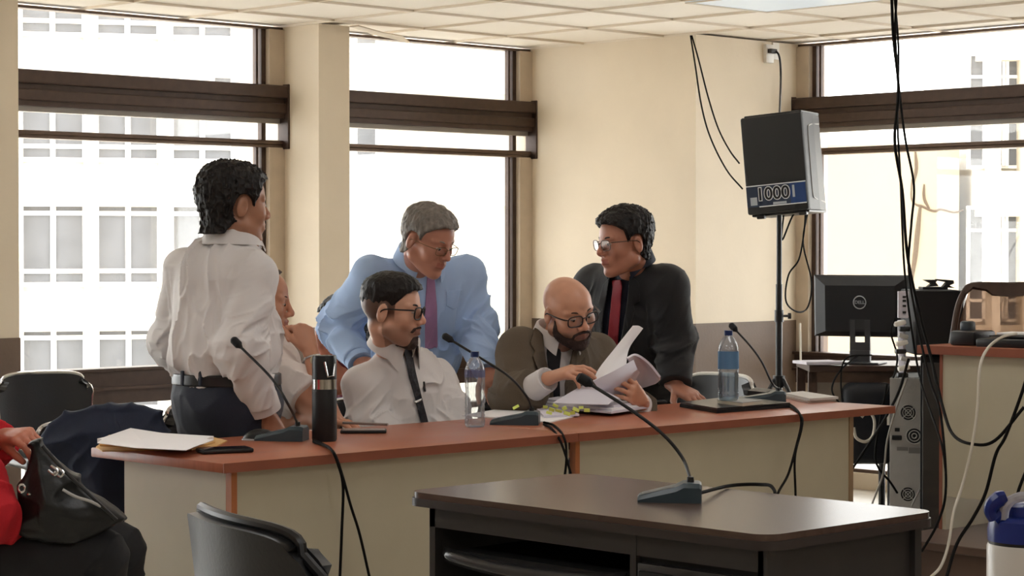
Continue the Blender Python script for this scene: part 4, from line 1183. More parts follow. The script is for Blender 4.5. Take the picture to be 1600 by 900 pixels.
cable([(1448, 720, 9.5), (1444, 750, 9.55), (1432, 775, 9.55), (1424, 792, 9.55)], .0045, mat('grey_cable', (140, 136, 130), .5), 'short grey cable over the lowest fan of the silver computer')
cable([(1346, 652, 9.9), (1356, 642, 9.9), (1366, 656, 9.9), (1364, 680, 9.9), (1352, 690, 9.9), (1338, 684, 9.9), (1334, 668, 9.9)], .007, M_wcable, 'coiled white cable beyond the right end of the counter')

# ---- drinks bottle close to the camera, and the table it stands on
root = thing('side_table', 'low wooden table below the frame under the blue-lidded bottle', 'table', (2.3, 1.1, 0))
b = MB(); b.bb((1.95, .7, .77), (2.6, 1.55, .80), .005); b.build('tabletop', M_wood, root)
for x in (2.0, 2.55):
    for y in (.75, 1.5):
        b = MB(); b.bb((x - .02, y - .02, 0), (x + .02, y + .02, .77)); b.build('leg', M_dkmetal, root)
c = at(1603, 800, 2.55); c[2] = .80
root = thing('sports_bottle', 'white drinks bottle with a blue flip lid at the right frame edge', 'bottle', tuple(c))
yb = lambda y: at(1603, y, 2.55)[2]
b = MB(); b.lathe([(0, .80), (.042, .80), (.0455, .805), (.0455, yb(853)), (.044, yb(849)), (0, yb(849))], 40, None, c * [1, 1, 0]); b.build('body', mat('white_enamel', (214, 212, 206), .3), root, smooth='auto')
b = MB(); b.lathe([(0, yb(850)), (.0435, yb(850)), (.0435, yb(842)), (0, yb(842))], 40, None, c * [1, 1, 0]); b.build('gasket', M_black, root, smooth='auto')
b = MB(); b.lathe([(.0, yb(844)), (.0445, yb(844)), (.0448, yb(826)), (.043, yb(812)), (.037, yb(806)), (0, yb(804))], 40, None, c * [1, 1, 0]); b.build('lid', mat('royal_blue_plastic', (22, 44, 124), .28), root, smooth='auto')
b = MB(); b.tube([at(1553, 812, 2.53), at(1548, 798, 2.53), at(1552, 788, 2.53), at(1562, 780, 2.53), at(1571, 776, 2.53)], [.006, .0075, .009, .0095, .007], 10, smooth=5, flat=1.3)
b.tube([at(1553, 812, 2.53), at(1560, 806, 2.53), at(1566, 794, 2.53)], [.007, .006, .004], 8, smooth=4); b.build('flip_latch', MATS['royal_blue_plastic'], root, smooth='auto')
b = MB(); b.tube([at(1567, 812, 2.53), at(1570, 792, 2.53), at(1582, 781, 2.53), at(1600, 776, 2.53), at(1625, 780, 2.55), at(1640, 800, 2.56)], [.006, .007, .006, .006, .006, .006], 10, smooth=5)
b.build('spout_cover', glass_mat('clear_cover', (228, 230, 238), .12, .1, opaque=.45, ocol=(214, 214, 222)), root, smooth='auto')
b = MB(); b.lathe([(0, yb(806)), (.026, yb(806)), (.026, yb(790)), (.02, yb(786)), (0, yb(785))], 24, None, c * [1, 1, 0]); b.build('mouthpiece', MATS['royal_blue_plastic'], root, smooth='auto')

# ---------------------------------------------------------------- on the counter
ZC = .7502
M_micbase = mat('mic_slate_plastic', (54, 68, 76), .35)
def microphone(label, foot, th, ln, neck, head_len=.036, bw=.095, hb=.045, mouth=None, s=1.0, z0=ZC):
    """foot: world point under the neck; th: picture-plane direction of the low front end; neck: world points"""
    t_ = math.radians(th); x = RT * math.cos(t_) + FW * math.sin(t_); y = np.cross(UPV, x); M = np.array([x, y, UPV]).T
    root = thing('conference_microphone', label, 'microphone', (foot[0], foot[1], z0), group='gooseneck microphones on the desks')
    f = np.array([foot[0], foot[1], z0])
    b = MB()
    sect = [(-.030, .92, hb * .92), (-.024, 1.0, hb), (.012, 1.0, hb * 1.02), (.030, .98, hb * .82), (ln - .035, .74, .016), (ln - .03, .72, .010)]
    ring = []
    for (sx_, w_, h_) in sect:
        w2 = bw / 2 * w_
        ring.append([(sx_, -w2, .0), (sx_, -w2, max(h_ - .010, .004)), (sx_, -w2 + .010, h_), (sx_, w2 - .010, h_), (sx_, w2, max(h_ - .010, .004)), (sx_, w2, 0)])
    vs = [p for r_ in ring for p in r_]; n = 6
    fs = [(i*n + k, i*n + (k+1) % n, (i+1)*n + (k+1) % n, (i+1)*n + k) for i in range(len(ring) - 1) for k in range(n)] + [tuple(range(n - 1, -1, -1)), tuple((len(ring)-1)*n + k for k in range(n))]
    b.add(vs, fs, M, f); bs = b.build('base', M_micbase, root, smooth='auto')
    b = MB(); cc = [(.038, hb * .74 + .0015), (ln - .04, .0175)]
    a0, a1 = cc
    b.add([(a0[0], -.03, a0[1]), (a0[0], .03, a0[1]), (a1[0], .024, a1[1]), (a1[0], -.024, a1[1])], [(0, 1, 2, 3)], M, f + UPV * .0008); b.build('control_plate', mat('mic_plate', (84, 96, 104), .3, metal=.3), bs)
    b = MB(); b.lathe([(0, 0), (.009, 0), (.008, .012), (0, .014)], 14, M, f + M @ np.array([-.004, 0, hb * 1.0])); b.build('neck_socket', M_black, root, smooth='auto')
    P = spline([f + M @ np.array([-.004, 0, hb + .008])] + [np.array(p) for p in neck], 10)
    b = MB(); b.tube(P, .0042, 8); b.build('gooseneck', M_black, root, smooth='auto')
    e = nrm(P[-1] - P[-3]); b = MB(); b.tube([P[-1] - e * .006, P[-1], P[-1] + e * .006, P[-1] + e * (head_len - .006), P[-1] + e * head_len], [.0055, .008, .0125, .0125, .008], 12); b.build('head', M_blackm, root, smooth='auto')
    return root
m = az(463, 688, ZC); microphone('gooseneck microphone beside the black thermos on the left counter', m, 172, .155, [at(452, 635, 6.42), at(425, 592, 6.44), at(375, 541, 6.5)])
m = az(829, 663, ZC); microphone('gooseneck microphone beside the clear bottle in the middle of the counter', m, 175, .165, [at(822, 618, 7.2), at(795, 588, 7.22), at(755, 562, 7.26), at(706, 532, 7.3)])
m = az(1076, 783, ZC); microphone('slate gooseneck microphone standing alone on the dark desk', m, 176, .15, [at(1066, 715, 5.12), at(1035, 678, 5.12), at(985, 640, 5.14), at(922, 600, 5.16)], s=1)
m = az(1214, 629, ZC); microphone('gooseneck microphone beside the large water bottle on the right counter', m, 180, .19, [at(1206, 598, 8.2), at(1190, 565, 8.22), at(1172, 540, 8.25), at(1150, 516, 8.3)])

# thermos
c = az(507, 689, ZC)
root = thing('thermos', 'tall black thermos bottle with a steel band on the left counter', 'thermos', tuple(c)); s_ = 3370 / (c @ FW); R_ = 19.5 / s_; zt_ = lambda y: ZC + (688 - y) / s_
b = MB(); b.lathe([(0, ZC), (R_ * .93, ZC), (R_, ZC + .006), (R_, zt_(607)), (R_ * .985, zt_(606)), (0, zt_(606))], 36, None, c * [1, 1, 0]); b.build('body', mat('black_powdercoat', (22, 22, 24), .5, bump=.1, bscale=600), root, smooth='auto')
b = MB(); b.lathe([(0, zt_(606.5)), (R_ * .99, zt_(606.5)), (R_ * .99, zt_(591)), (0, zt_(591))], 36, None, c * [1, 1, 0]); b.build('steel_band', M_chrome, root, smooth='auto')
b = MB(); b.lathe([(0, zt_(591)), (R_ * .98, zt_(591)), (R_ * .99, zt_(560)), (R_ * .93, zt_(554)), (0, zt_(553))], 36, None, c * [1, 1, 0]); b.build('lid', M_black, root, smooth='auto')
b = MB(); q = c * [1, 1, 0] - FW * (R_ + .004); 
b.tube([q + RT * .004 + UPV * zt_(563), q + RT * .010 + UPV * zt_(578), q + RT * .014 + UPV * zt_(586), q + RT * .032 + UPV * zt_(585), q + RT * .036 + FW * .01 + UPV * zt_(566)], .0035, 8); b.build('carry_loop', M_chrome, root, smooth='auto')
# mouse
c = az(407, 687, ZC)
rt_ = np.array([frame(175)[:, 0], frame(175)[:, 1], UPV]).T if False else None
def ellip_obj(name, c, rad, M, m, parent=None, **kw):
    b = MB(); prof = [(math.cos(t) , math.sin(t)) for t in np.linspace(0, math.pi / 2, 9)]
    b.lathe([(r_, z_) for r_, z_ in prof], 24, M @ np.diag(rad), c); return b.build(name, m, parent, smooth='auto', **kw)
root = ellip_obj('computer_mouse', c, (.055, .033, .034), Mr, M_black, label='black computer mouse beside the left microphone base', cat='mouse')
ellip_obj('side_trim', c - UPV * .0 - RT * .006, (.053, .034, .012), Mr, mat('grey_trim', (150, 150, 155), .3), root)
# phones
c = az(351, 707, ZC)
root = thing('smartphone', 'black phone in a rugged case lying at the left corner of counter', 'phone', tuple(c))
Mp_ = np.array([nrm(RT + FW * .45), nrm(-RT * .45 + FW), UPV]).T
b = MB(); b.box(c + UPV * .007, (.155, .078, .013), Mp_, bev=.005); b.build('case', M_black, root, smooth='auto')
b = MB(); b.box(c + UPV * .0142, (.142, .068, .001), Mp_); b.build('screen', mat('screen_glass', (12, 12, 14), .08), root)
c = az(568, 676, ZC)
root = thing('smartphone', 'thin dark phone lying near the young man on the counter', 'phone', tuple(c))
Mp2 = np.array([nrm(RT + FW * .04), nrm(-RT * .04 + FW), UPV]).T
b = MB(); b.box(c + UPV * .005, (.148, .073, .010), Mp2, bev=.003); b.build('case', M_black, root, smooth='auto')
b = MB(); b.box(c + UPV * .0106, (.140, .068, .001), Mp2); b.build('screen', mat('screen_glow_less', (150, 130, 120), .12), root)
b = MB(); b.tube([az(536, 668, ZC) + UPV * .016, az(606, 671, ZC) + UPV * .016], .0045, 8); b.build('pen', mat('steel_pen', (150, 140, 135), .3, metal=.6), label='pen lying across the thin dark phone', cat='pen', smooth='auto')
b = MB(); c = az(1012, 630, ZC); b.box(c + UPV * .006, (.14, .08, .010), Mp2, bev=.003); b.build('smartphone', M_black, label='dark phone half under the right end of the case papers', cat='phone', smooth='auto')
# water bottles
M_pet = glass_mat('clear_plastic', (236, 240, 244), .10, .05, opaque=.10, ocol=(214, 222, 230))
M_water = glass_mat('water', (214, 230, 240), .12, .02)
M_capb = mat('navy_bottle_cap', (26, 44, 92), .35)
def pet(label, c, h, R, prof, water=None, lab=None):
    root = thing('water_bottle', label, 'bottle', tuple(c), group='plastic water bottles')
    b = MB(); b.lathe([(R * r_, c[2] + h * z_) for r_, z_ in prof], 32, None, c * [1, 1, 0]); bo = b.build('bottle_body', M_pet, root, smooth=True)
    b = MB(); b.lathe([(0, c[2] + h * .93), (R * .42, c[2] + h * .93), (R * .42, c[2] + h), (0, c[2] + h)], 24, None, c * [1, 1, 0]); b.build('cap', M_capb, root, smooth='auto')
    if lab:
        b = MB(); b.lathe([(R * 1.015, c[2] + h * lab[0]), (R * 1.015, c[2] + h * lab[1])], 32, None, c * [1, 1, 0]); l_ = b.v; 
        n = 32; b.f = [f for f in b.f if len(f) == 4]; b.build('label', lab[2], root, smooth=True)
    if water:
        b = MB(); b.lathe([(0, c[2] + .004)] + [(R * r_ * .95, c[2] + h * z_) for r_, z_ in prof if .015 < z_ < water] + [(R * .93, c[2] + h * water), (0, c[2] + h * water)], 32, None, c * [1, 1, 0]); b.build('water', M_water, root, smooth='auto')
    return root
base_prof = [(0, .015), (.5, .012), (.86, 0), (.98, .03), (1, .07)]
ribs = [(.94 + .06 * (k % 2), .07 + .028 * k) for k in range(1, 15)]
top = [(1, .56), (1, .70), (.96, .77), (.82, .84), (.55, .90), (.38, .925), (.36, .95)]
c = az(742, 667, ZC); s_ = 3370 / (c @ FW)
pet('nearly empty clear water bottle on the counter before the young man', c, 118 / s_, 16.0 / s_, base_prof + ribs + top, None, (.66, .76, glass_mat('label_violet', (196, 198, 228), .1, .2, opaque=.28, ocol=(120, 128, 176))))
nb = az(1140, 634, ZC)
# laptop, notebook and the big bottle on them
pts = [az(1062, 636, ZC), az(1120, 646, ZC), az(1236, 637, ZC), az(1150, 626, ZC)]
def slab(pts, z0, z1, name, m, parent=None, **kw):
    b = MB(); vs = [np.array([p[0], p[1], z0]) for p in pts] + [np.array([p[0], p[1], z1]) for p in pts]; n = len(pts)
    b.add(vs, [tuple(range(n - 1, -1, -1)), tuple(range(n, 2 * n))] + [(i, (i + 1) % n, n + (i + 1) % n, n + i) for i in range(n)]); return b.build(name, m, parent, **kw)
root = thing('laptop', 'closed black laptop at the front edge of the right counter', 'laptop', tuple(az(1150, 637, ZC)))
slab(pts, ZC, ZC + .012, 'base', M_blackm, root); q = [p * .985 + sum(pts) / 4 * .015 for p in pts]; slab(q, ZC + .0125, ZC + .019, 'screen_lid', mat('laptop_lid', (36, 36, 39), .3), root)
npx = [(1121, 630), (1160, 635), (1192, 631), (1146, 625)]
zn = ZC + .0192
root = thing('notebook', 'grey paper-covered notebook on the closed laptop under the bottle', 'notebook', tuple(az(1150, 632, zn)))
slab([az(a, b_, zn) for a, b_ in npx], zn, zn + .011, 'pages', mat('page_cream', (206, 198, 180), .8), root); slab([az(a, b_, zn) * [1, 1, 1] for a, b_ in npx], zn + .0112, zn + .0135, 'cover', mat('notebook_cover', (150, 150, 148), .6), root)
c = az(1138, 625, zn + .014); s_ = 3370 / (c @ FW)
pet('large blue-labelled water bottle on the notebook beside the right microphone', c, 109 / s_, 16.2 / s_, [(0, .02), (.5, .015), (.86, 0), (.98, .03), (1, .07)] + [(.95 + .05 * (k % 2), .08 + .03 * k) for k in range(1, 12)] + [(1, .46), (1, .70), (.95, .77), (.78, .84), (.52, .90), (.38, .925), (.36, .95)], .40, (.45, .70, glass_mat('label_blue_clear', (150, 190, 226), .1, .15, opaque=.5, ocol=(104, 150, 190))))
slab([az(a, b_, ZC) for a, b_ in ((1168, 622), (1196, 625), (1210, 620), (1180, 617))], ZC, ZC + .03, 'card_box', M_black, label='small black box behind the right microphone', cat='box')
# books at the end
for i, (z0, z1, dx) in enumerate(((0, .008, 0), (.0085, .018, 4))):
    slab([az(a + dx, b_, ZC) for a, b_ in ((1222, 621), (1262, 630), (1306, 627), (1250, 618))], ZC + z0, ZC + z1, 'booklet', [mat('booklet_grey', (186, 176, 168), .7), mat('booklet_pale', (206, 202, 198), .7)][i],
         label=['lower of two grey booklets at the right end of the counter', 'upper of two grey booklets at the right end of the counter'][i], cat='booklet', group='booklets at the counter end')
# papers at left end
zz = ZC
M_lay = [M_manila, M_manila, M_paper, M_paper]
specs = [('manila folder, lowest in the pile at the left counter end', M_manila, [(150, 700), (160, 706), (330, 702), (355, 690), (330, 684), (170, 684)], .004),
         ('second manila folder in the pile at the left counter end', M_manila, [(156, 697), (300, 704), (336, 692), (318, 684), (170, 682)], .005),
         ('thick white stapled sheaf on the manila folders', M_paper, [(152, 692), (290, 704), (334, 688), (206, 680)], .013)]
for lab, m_, pp, th_ in specs:
    P = [az(a, b_, zz) for a, b_ in pp]; slab(P, zz, zz + th_, 'paper_sheaf' if m_ is M_paper else 'manila_folder', m_, label=lab, cat='papers' if m_ is M_paper else 'folder', group='papers at the left counter end'); zz += th_ + .0004
# curled top sheet
top0 = zz
def P3(a, b_, z): return az(a, b_, top0) * [1, 1, 0] + UPV * z
b = MB(); b.grid([[P3(152, 694, top0 + .004), P3(164, 686, top0 + .007), P3(204, 680, top0 + .022)], [P3(210, 700, top0 + .001), P3(225, 692, top0 + .002), P3(250, 682, top0 + .012)], [P3(290, 704, top0 + .001), P3(310, 696, top0 + .001), P3(334, 688, top0 + .002)]], .0015)
b.build('paper_sheet', M_paper, label='curled top sheet on the papers at the left counter end', cat='papers', smooth=False)

# case papers in front of the bald man
zz = ZC
slab([az(a, b_, zz) for a, b_ in ((722, 650), (858, 661), (897, 652), (800, 637))], zz, zz + .004, 'paper_sheaf', M_paper, label='flat white sheets under the middle microphone', cat='papers', group='case papers on the counter')
slab([az(a, b_, zz) for a, b_ in ((850, 655), (905, 652), (880, 640), (835, 640))], zz + .0045, zz + .012, 'paper_sheaf', M_paper2, label='small sheaf with yellow notes beside the middle microphone', cat='papers', group='case papers on the counter')
stk = [(846, 641), (955, 652), (1015, 643), (1010, 632), (900, 631)]
for i in range(3):
    slab([az(a + i * 2, b_ - i, ZC) for a, b_ in stk], ZC + .0125 + i * .0085, ZC + .0205 + i * .0085, 'paper_sheaf', [M_paper2, M_paper, M_paper2][i], label='%s sheaf of the thick paper pile before the bald man' % ['lowest', 'middle', 'uppermost'][i], cat='papers', group='case papers on the counter')
zn = ZC + .038
rnd = random.Random(5)
for i, (a, b_) in enumerate(((852, 636), (862, 640), (873, 642), (882, 638), (868, 634), (900, 640), (908, 637), (917, 641), (806, 636), (895, 645), (858, 645), (886, 646))):
    q = at(a, b_, 7.35 if a > 840 else 7.7); 
    b = MB(); b.box(q, (.016 + .004 * (i % 3), .003, .010 + .003 * (i % 2)), Mr @ roty(rnd.uniform(-.5, .5)) @ rotx(rnd.uniform(-.4, .4)), bev=.001)
    b.build('sticky_note', M_note, label='yellow sticky tab standing out of the case papers', cat='sticky note', group='yellow tabs on the case papers')
# the file he is holding open
root = thing('document_file', 'thick open file of pages held up by the bald man', 'papers', tuple(at(965, 625, 7.8)))
def sheet(rows, m, name, th_=.0015, nn_=8):
    G = [spline([at(*p) for p in r_], nn_) for r_ in rows]
    G = np.array(G); H2 = np.array([spline(list(G[:, j]), 4) for j in range(G.shape[1])]).transpose(1, 0, 2) if len(rows) > 2 else G
    b = MB(); b.grid(H2, th_); return b.build(name, m, root, smooth='auto')
sheet([[(927, 594, 7.72), (940, 570, 7.74), (990, 509, 7.84)], [(945, 592, 7.70), (962, 560, 7.76), (998, 509, 7.86)], [(978, 578, 7.74), (983, 545, 7.82), (1005, 513, 7.88)]], M_paper, 'raised_pages', .004)
sheet([[(927, 596, 7.70), (962, 578, 7.70), (990, 562, 7.74)], [(940, 612, 7.72), (970, 596, 7.70), (996, 577, 7.72)], [(962, 626, 7.78), (985, 605, 7.78), (1000, 582, 7.76)]], M_paper2, 'front_pages', .010)
sheet([[(981, 560, 7.76), (994, 556, 7.80), (1013, 569, 7.84), (1030, 590, 7.86)], [(985, 570, 7.80), (998, 566, 7.86), (1014, 578, 7.90), (1029, 596, 7.90)], [(975, 600, 7.84), (990, 605, 7.92), (1004, 606, 7.95), (1024, 600, 7.92)]], M_paper2, 'curled_pages', .008)
sheet([[(864, 629, 7.62), (905, 605, 7.72), (920, 600, 7.76)], [(905, 631, 7.60), (935, 615, 7.68), (948, 612, 7.72)], [(950, 632, 7.60), (962, 624, 7.64), (968, 622, 7.66)]], M_paper2, 'lower_page', .002)

# counter cables down the front
def fcable(pts, label, r=.0042):
    b = MB(); b.tube([av(a, b_, v) if v > 0 else az(a, b_, ZC + .005) for a, b_, v in pts], r, 8, smooth=8); b.build('microphone_cable', M_cable, label=label, cat='cable', smooth='auto')
fcable([(490, 688, -1), (505, 694, -1), (518, 703, 4.83), (528, 725, 4.80), (536, 760, 4.79), (534, 830, 4.80), (531, 905, 4.80)], 'straight cable down the counter front from the left microphone')
fcable([(490, 690, -1), (508, 697, -1), (522, 708, 4.825), (534, 740, 4.79), (548, 790, 4.78), (562, 835, 4.78), (578, 905, 4.78)], 'curving cable down the counter front from the left microphone')
fcable([(850, 660, -1), (866, 665, -1), (880, 681, 4.83), (885, 705, 4.80), (882, 745, 4.79), (868, 800, 4.80)], 'first cable down the counter front from the middle microphone')
fcable([(850, 663, -1), (862, 670, -1), (874, 686, 4.825), (884, 712, 4.79), (893, 745, 4.78), (905, 790, 4.78)], 'second cable down the counter front from the middle microphone')
b = MB(); b.tube([az(1232, 631, ZC + .005), az(1240, 636, ZC + .005), av(1249, 646, 4.83), av(1252, 662, 4.8), av(1246, 690, 4.78), av(1232, 740, 4.76), av(1216, 770, 4.72), av(1210, 800, 4.68)] + [np.array([4.6, 3.9, .22]), np.array([4.2, 3.36, .40]), az(1214, 769, .752) * [0, 1, 0] + [4.10, 0, .70]] + [az(1208, 763, ZC + .006), az(1185, 757, ZC + .005), az(1140, 759, ZC + .005), az(1091, 771, ZC + .02)], .0045, 8, smooth=8)
b.build('microphone_cable', M_cable, label='cable from the dark desk microphone over to the right counter', cat='cable', smooth='auto')
fcable([(1232, 633, -1), (1242, 640, -1), (1253, 652, 4.82), (1252, 672, 4.79), (1242, 715, 4.79), (1243, 775, 4.79), (1243, 850, 4.79)], 'cable hanging straight at the right end of the counter front')
# navy jacket over the chair back
# ---------------------------------------------------------------- the people
def proj(P):
    q = P - CAM; w_ = q @ FP
    return np.stack([800 + FPX * (q @ RT) / w_, 450 - FPX * (q @ UP2) / w_], 1)
def patch(name, items, poly, t, m, parent, depth, vox=.003, clipz=None, **kw):
    """a cloth piece lying on the garment: garment surface + t inside an outline, front side only"""
    def extra(P, d):
        g = poly2(proj(P), poly) * depth / FPX
        back = (P - CAM) @ FW - depth
        return np.maximum(np.maximum(d - t, g), np.maximum(back, -d - .012))
    c = np.array(poly, float)
    pts = [at(a, b_, depth - z) for a, b_ in ((c[:, 0].min(), c[:, 1].min()), (c[:, 0].max(), c[:, 1].max())) for z in (0, .34)]
    return sdf_obj(name, items, m, parent, vox, extra=extra, bnd=(np.min(pts, 0) - .03, np.max(pts, 0) + .03), **kw)
def opening(poly, depth):
    def extra(P, d):
        g = poly2(proj(P), poly) * depth / FPX
        back = (P - CAM) @ FW - depth
        return np.maximum(d, -np.maximum(g, back))
    return extra
def cuff(parent, E_, W_, pos, r, m, ln=.035, name='cuff', armr=1.0, t=.013):
    n = nrm(W_ - E_); c = E_ + (W_ - E_) * pos
    b0 = .041 * armr + t * 1.05; c0 = .028 * armr + t * 1.1
    r = b0 + (c0 - b0) * pos + .002
    b = MB(); b.tube([c - n * ln * .7, c - n * ln * .5, c + n * ln * .4, c + n * ln / 2, c + n * ln * .5, c + n * ln * .2], [r * 1.04, r * 1.06, r, r * .97, r * .86, r * .8], 24)
    return b.build(name, m, parent, smooth='auto')
M_hairb = mat('black_hair', (22, 18, 17), .5, bump=.6, bscale=160, stretch=(1, 1, .35), spec=.35)
M_hairg = mat('grey_hair', (118, 112, 106), .6, bump=.6, bscale=160, stretch=(1, 1, .35), var=.25, vscale=60)
M_beard = mat('dark_beard', (58, 42, 37), .8, bump=.6, bscale=220)
M_navy = mat('navy_trousers', (30, 36, 52), .8, bump=.25, bscale=350, sheen=.15)
M_blacktr = mat('black_trousers', (24, 24, 27), .8)
M_belt = mat('black_belt_leather', (30, 30, 32), .35)
M_shoe = mat('black_shoe_leather', (25, 22, 21), .35)
M_shirtw = mat('white_shirt_cloth', (216, 212, 212), .85, bump=.12, bscale=500, sheen=.1)
M_shirtw2 = mat('offwhite_shirt_cloth', (222, 212, 208), .85, bump=.12, bscale=500, sheen=.1)
M_shirtb = mat('light_blue_shirt_cloth', (164, 190, 230), .85, bump=.12, bscale=500, sheen=.1)
def skinmat(name): return mat(name, (180, 130, 105), .38, bump=.12, bscale=260, attr=True, spec=.4)
M_skin = skinmat('skin')
def H_(px, py, d, th, el_=0, roll=0, s=1.05): return dict(c=at(px, py, d), M=frame(th, el_, roll), s=s)
def neck_items(H, J, r=.055):
    a = H['c'] + H['M'] @ (np.array([-.022, 0, -.045]) * H['s'])
    return [rc(a, J['N'] - np.array(J['M'])[:, 2] * .03, r * H['s'], r * .86, k=.012)]
def person(label, base, J, H, ho, tone, group=None, hands=(), vox=.0036, armr=1.0, belly=0, body_t=-.014):
    items = [gr(head_items(ho), H['c'], H['M'], H['s'])] + neck_items(H, J, ho.get('neck', .055)) + torso(J, body_t, arms=False, belly=belly) + limb_arm(J, armr) + list(hands) + legs(J, -.008)
    return sdf_obj('person', items, M_skin, None, vox, origin=base, col=tone_fn(H, ho, tone), label=label, category='person')
def seated_legs(J, th, z=.50, ln=.40, spread=.10, fz=.09):
    M = frame(th); p = J['pelvis']; 
    for s, k in ((-1, 'R'), (1, 'L')):
        J['H' + k] = p + M[:, 1] * .085 * s + M[:, 0] * .03
        q = p + M[:, 1] * (.085 + spread * .5) * s + M[:, 0] * ln; q[2] = z; J['K' + k] = q
        q = q + M[:, 0] * .02; q = q.copy(); q[2] = fz; J['F' + k] = q
    J['foot'] = M[:, 0]
def stand_legs(J, th, kn=.02):
    M = frame(th); p = J['pelvis']
    for s, k in ((-1, 'R'), (1, 'L')):
        J['H' + k] = p + M[:, 1] * .085 * s - UPV * .04
        q = p + M[:, 1] * .10 * s + M[:, 0] * kn; q[2] = .48; J['K' + k] = q
        q = p + M[:, 1] * .11 * s; q[2] = .09; J['F' + k] = q
    J['foot'] = M[:, 0]
def trousers(parent, J, m, waist, seed=0, t=.014, belly=0, fold=.006, vox=.006, name='trousers', Mn=None):
    n = UPV if Mn is None else Mn
    items = [el(J['pelvis'], (.124 + t + belly * .4, .166 + t + belly * .3, .14), J.get('Mp', J['M']), fold=(fold, (14, 12, 6), seed)), el(J['pelvis'] + n * .10, (.112 + t + belly * .5, .150 + t + belly * .4, .12), J.get('Mp', J['M']), k=.04)] + legs(J, t, fold, seed)
    return sdf_obj(name, items, m, parent, vox, clip=[(waist, n), ((0, 0, .05), (0, 0, -1))])
def belt_ring(parent, J, waist, m, t, belly=0, n=None, w_=.034, buckle=False):
    n = UPV if n is None else n
    items = [el(J['pelvis'], (.124 + t + belly * .4, .166 + t + belly * .3, .14), J.get('Mp', J['M'])), el(J['pelvis'] + n * .10, (.112 + t + belly * .5, .150 + t + belly * .4, .12), J.get('Mp', J['M']), k=.04)]
    return sdf_obj('belt', items, m, parent, .004, clip=[(waist + n * .004, n), (waist - n * w_, -n)])

# ---- the standing man in a white shirt, seen from behind
def man_back():
    th = 52; d = 7.02
    M = frame(th, -3)
    J = dict(M=M, N=at(362, 390, d), SR=at(397, 432, 6.93), SL=at(292, 424, 7.14), ER=at(375, 545, 6.83), WR=at(418, 650, 6.90), EL=at(270, 535, 7.22), WL=at(312, 600, 7.38),
             chest=at(347, 455, d), belly=at(350, 535, d), pelvis=at(354, 628, d), wide=1.08)
    J['Mp'] = frame(th); stand_legs(J, th)
    H = H_(366, 322, 7.0, 32, -2, 0, 1.07)
    ho = dict(neck=.060, fat=.006)
    hR = hand_group(J['WR'], J['WR'] - J['ER'], dirv(-40), 1, curl=(35, 45, 30), thumb=(30, 20))
    hL = hand_group(J['WL'], J['WL'] - J['EL'], -dirv(-40), -1, curl=(35, 45, 30))
    base = J['pelvis'] * [1, 1, 0]
    p = person('standing man in a white dress shirt and navy trousers with his back turned', base, J, H, ho, (164, 118, 94), hands=[hR, hL], belly=.02)
    hair(p, H, M_hairb, [-.088, -.086, -.060, -.042, -.020, -.030, -.002, .020, .070, .085], lambda q: .010 + .010 * np.clip((q[:, 2] - .03) / .08, 0, 1) + .004 * np.clip(-q[:, 0] / .08, 0, 1), amp=.006, freq=75, seed=4)
    eyes(p, H); brows(p, H, M_hairb)
    n = UPV; waist = at(350, 590, d)
    items = torso(J, .013, .015, 3, cutR=(J['ER'] + (J['WR'] - J['ER']) * .84, nrm(J['WR'] - J['ER']), 'fore'), cutL=(J['EL'] + (J['WL'] - J['EL']) * .85, nrm(J['WL'] - J['EL']), 'fore'), belly=.035, armr=1.22, hem=(waist - UPV * .02, -UPV))
    sh = sdf_obj('shirt', items, M_shirtw, p, .004)
    collar(sh, J['N'] + UPV * .016, th, r=.076, h=.05, m=M_shirtw, tilt=2, sc_=1.0)
    cuff(sh, J['ER'], J['WR'], .84, .047, M_shirtw, .05, armr=1.22)
    trousers(p, J, M_navy, waist + UPV * .004, 7, t=.014, belly=.05)
    bl = belt_ring(p, J, waist + UPV * .012, M_belt, .022, belly=.05)
    for a in (285, 313, 395):
        b = MB()
        for k in range(1):
            c = at(a, 591, 6.7)
            # belt loop: find the belt surface along the view ray
            its = [el(J['pelvis'], (.124 + .022 + .02, .166 + .022 + .015, .14), J['Mp']), el(J['pelvis'] + UPV * .10, (.112 + .022 + .025, .150 + .022 + .02, .12), J['Mp'], k=.04)]
            r0 = nrm(c - CAM); tt = np.linalg.norm(c - CAM)
            for _ in range(40):
                dd = ev(its, (CAM + r0 * tt)[None])[0]; tt += dd * .9
            c = CAM + r0 * tt
            b.box(c + UPV * .0, (.012, .008, .048), frame(th + 90), bev=.002)
        b.build('belt_loop', M_navy, p)
    shoes(p, J, M_shoe)
man_back()

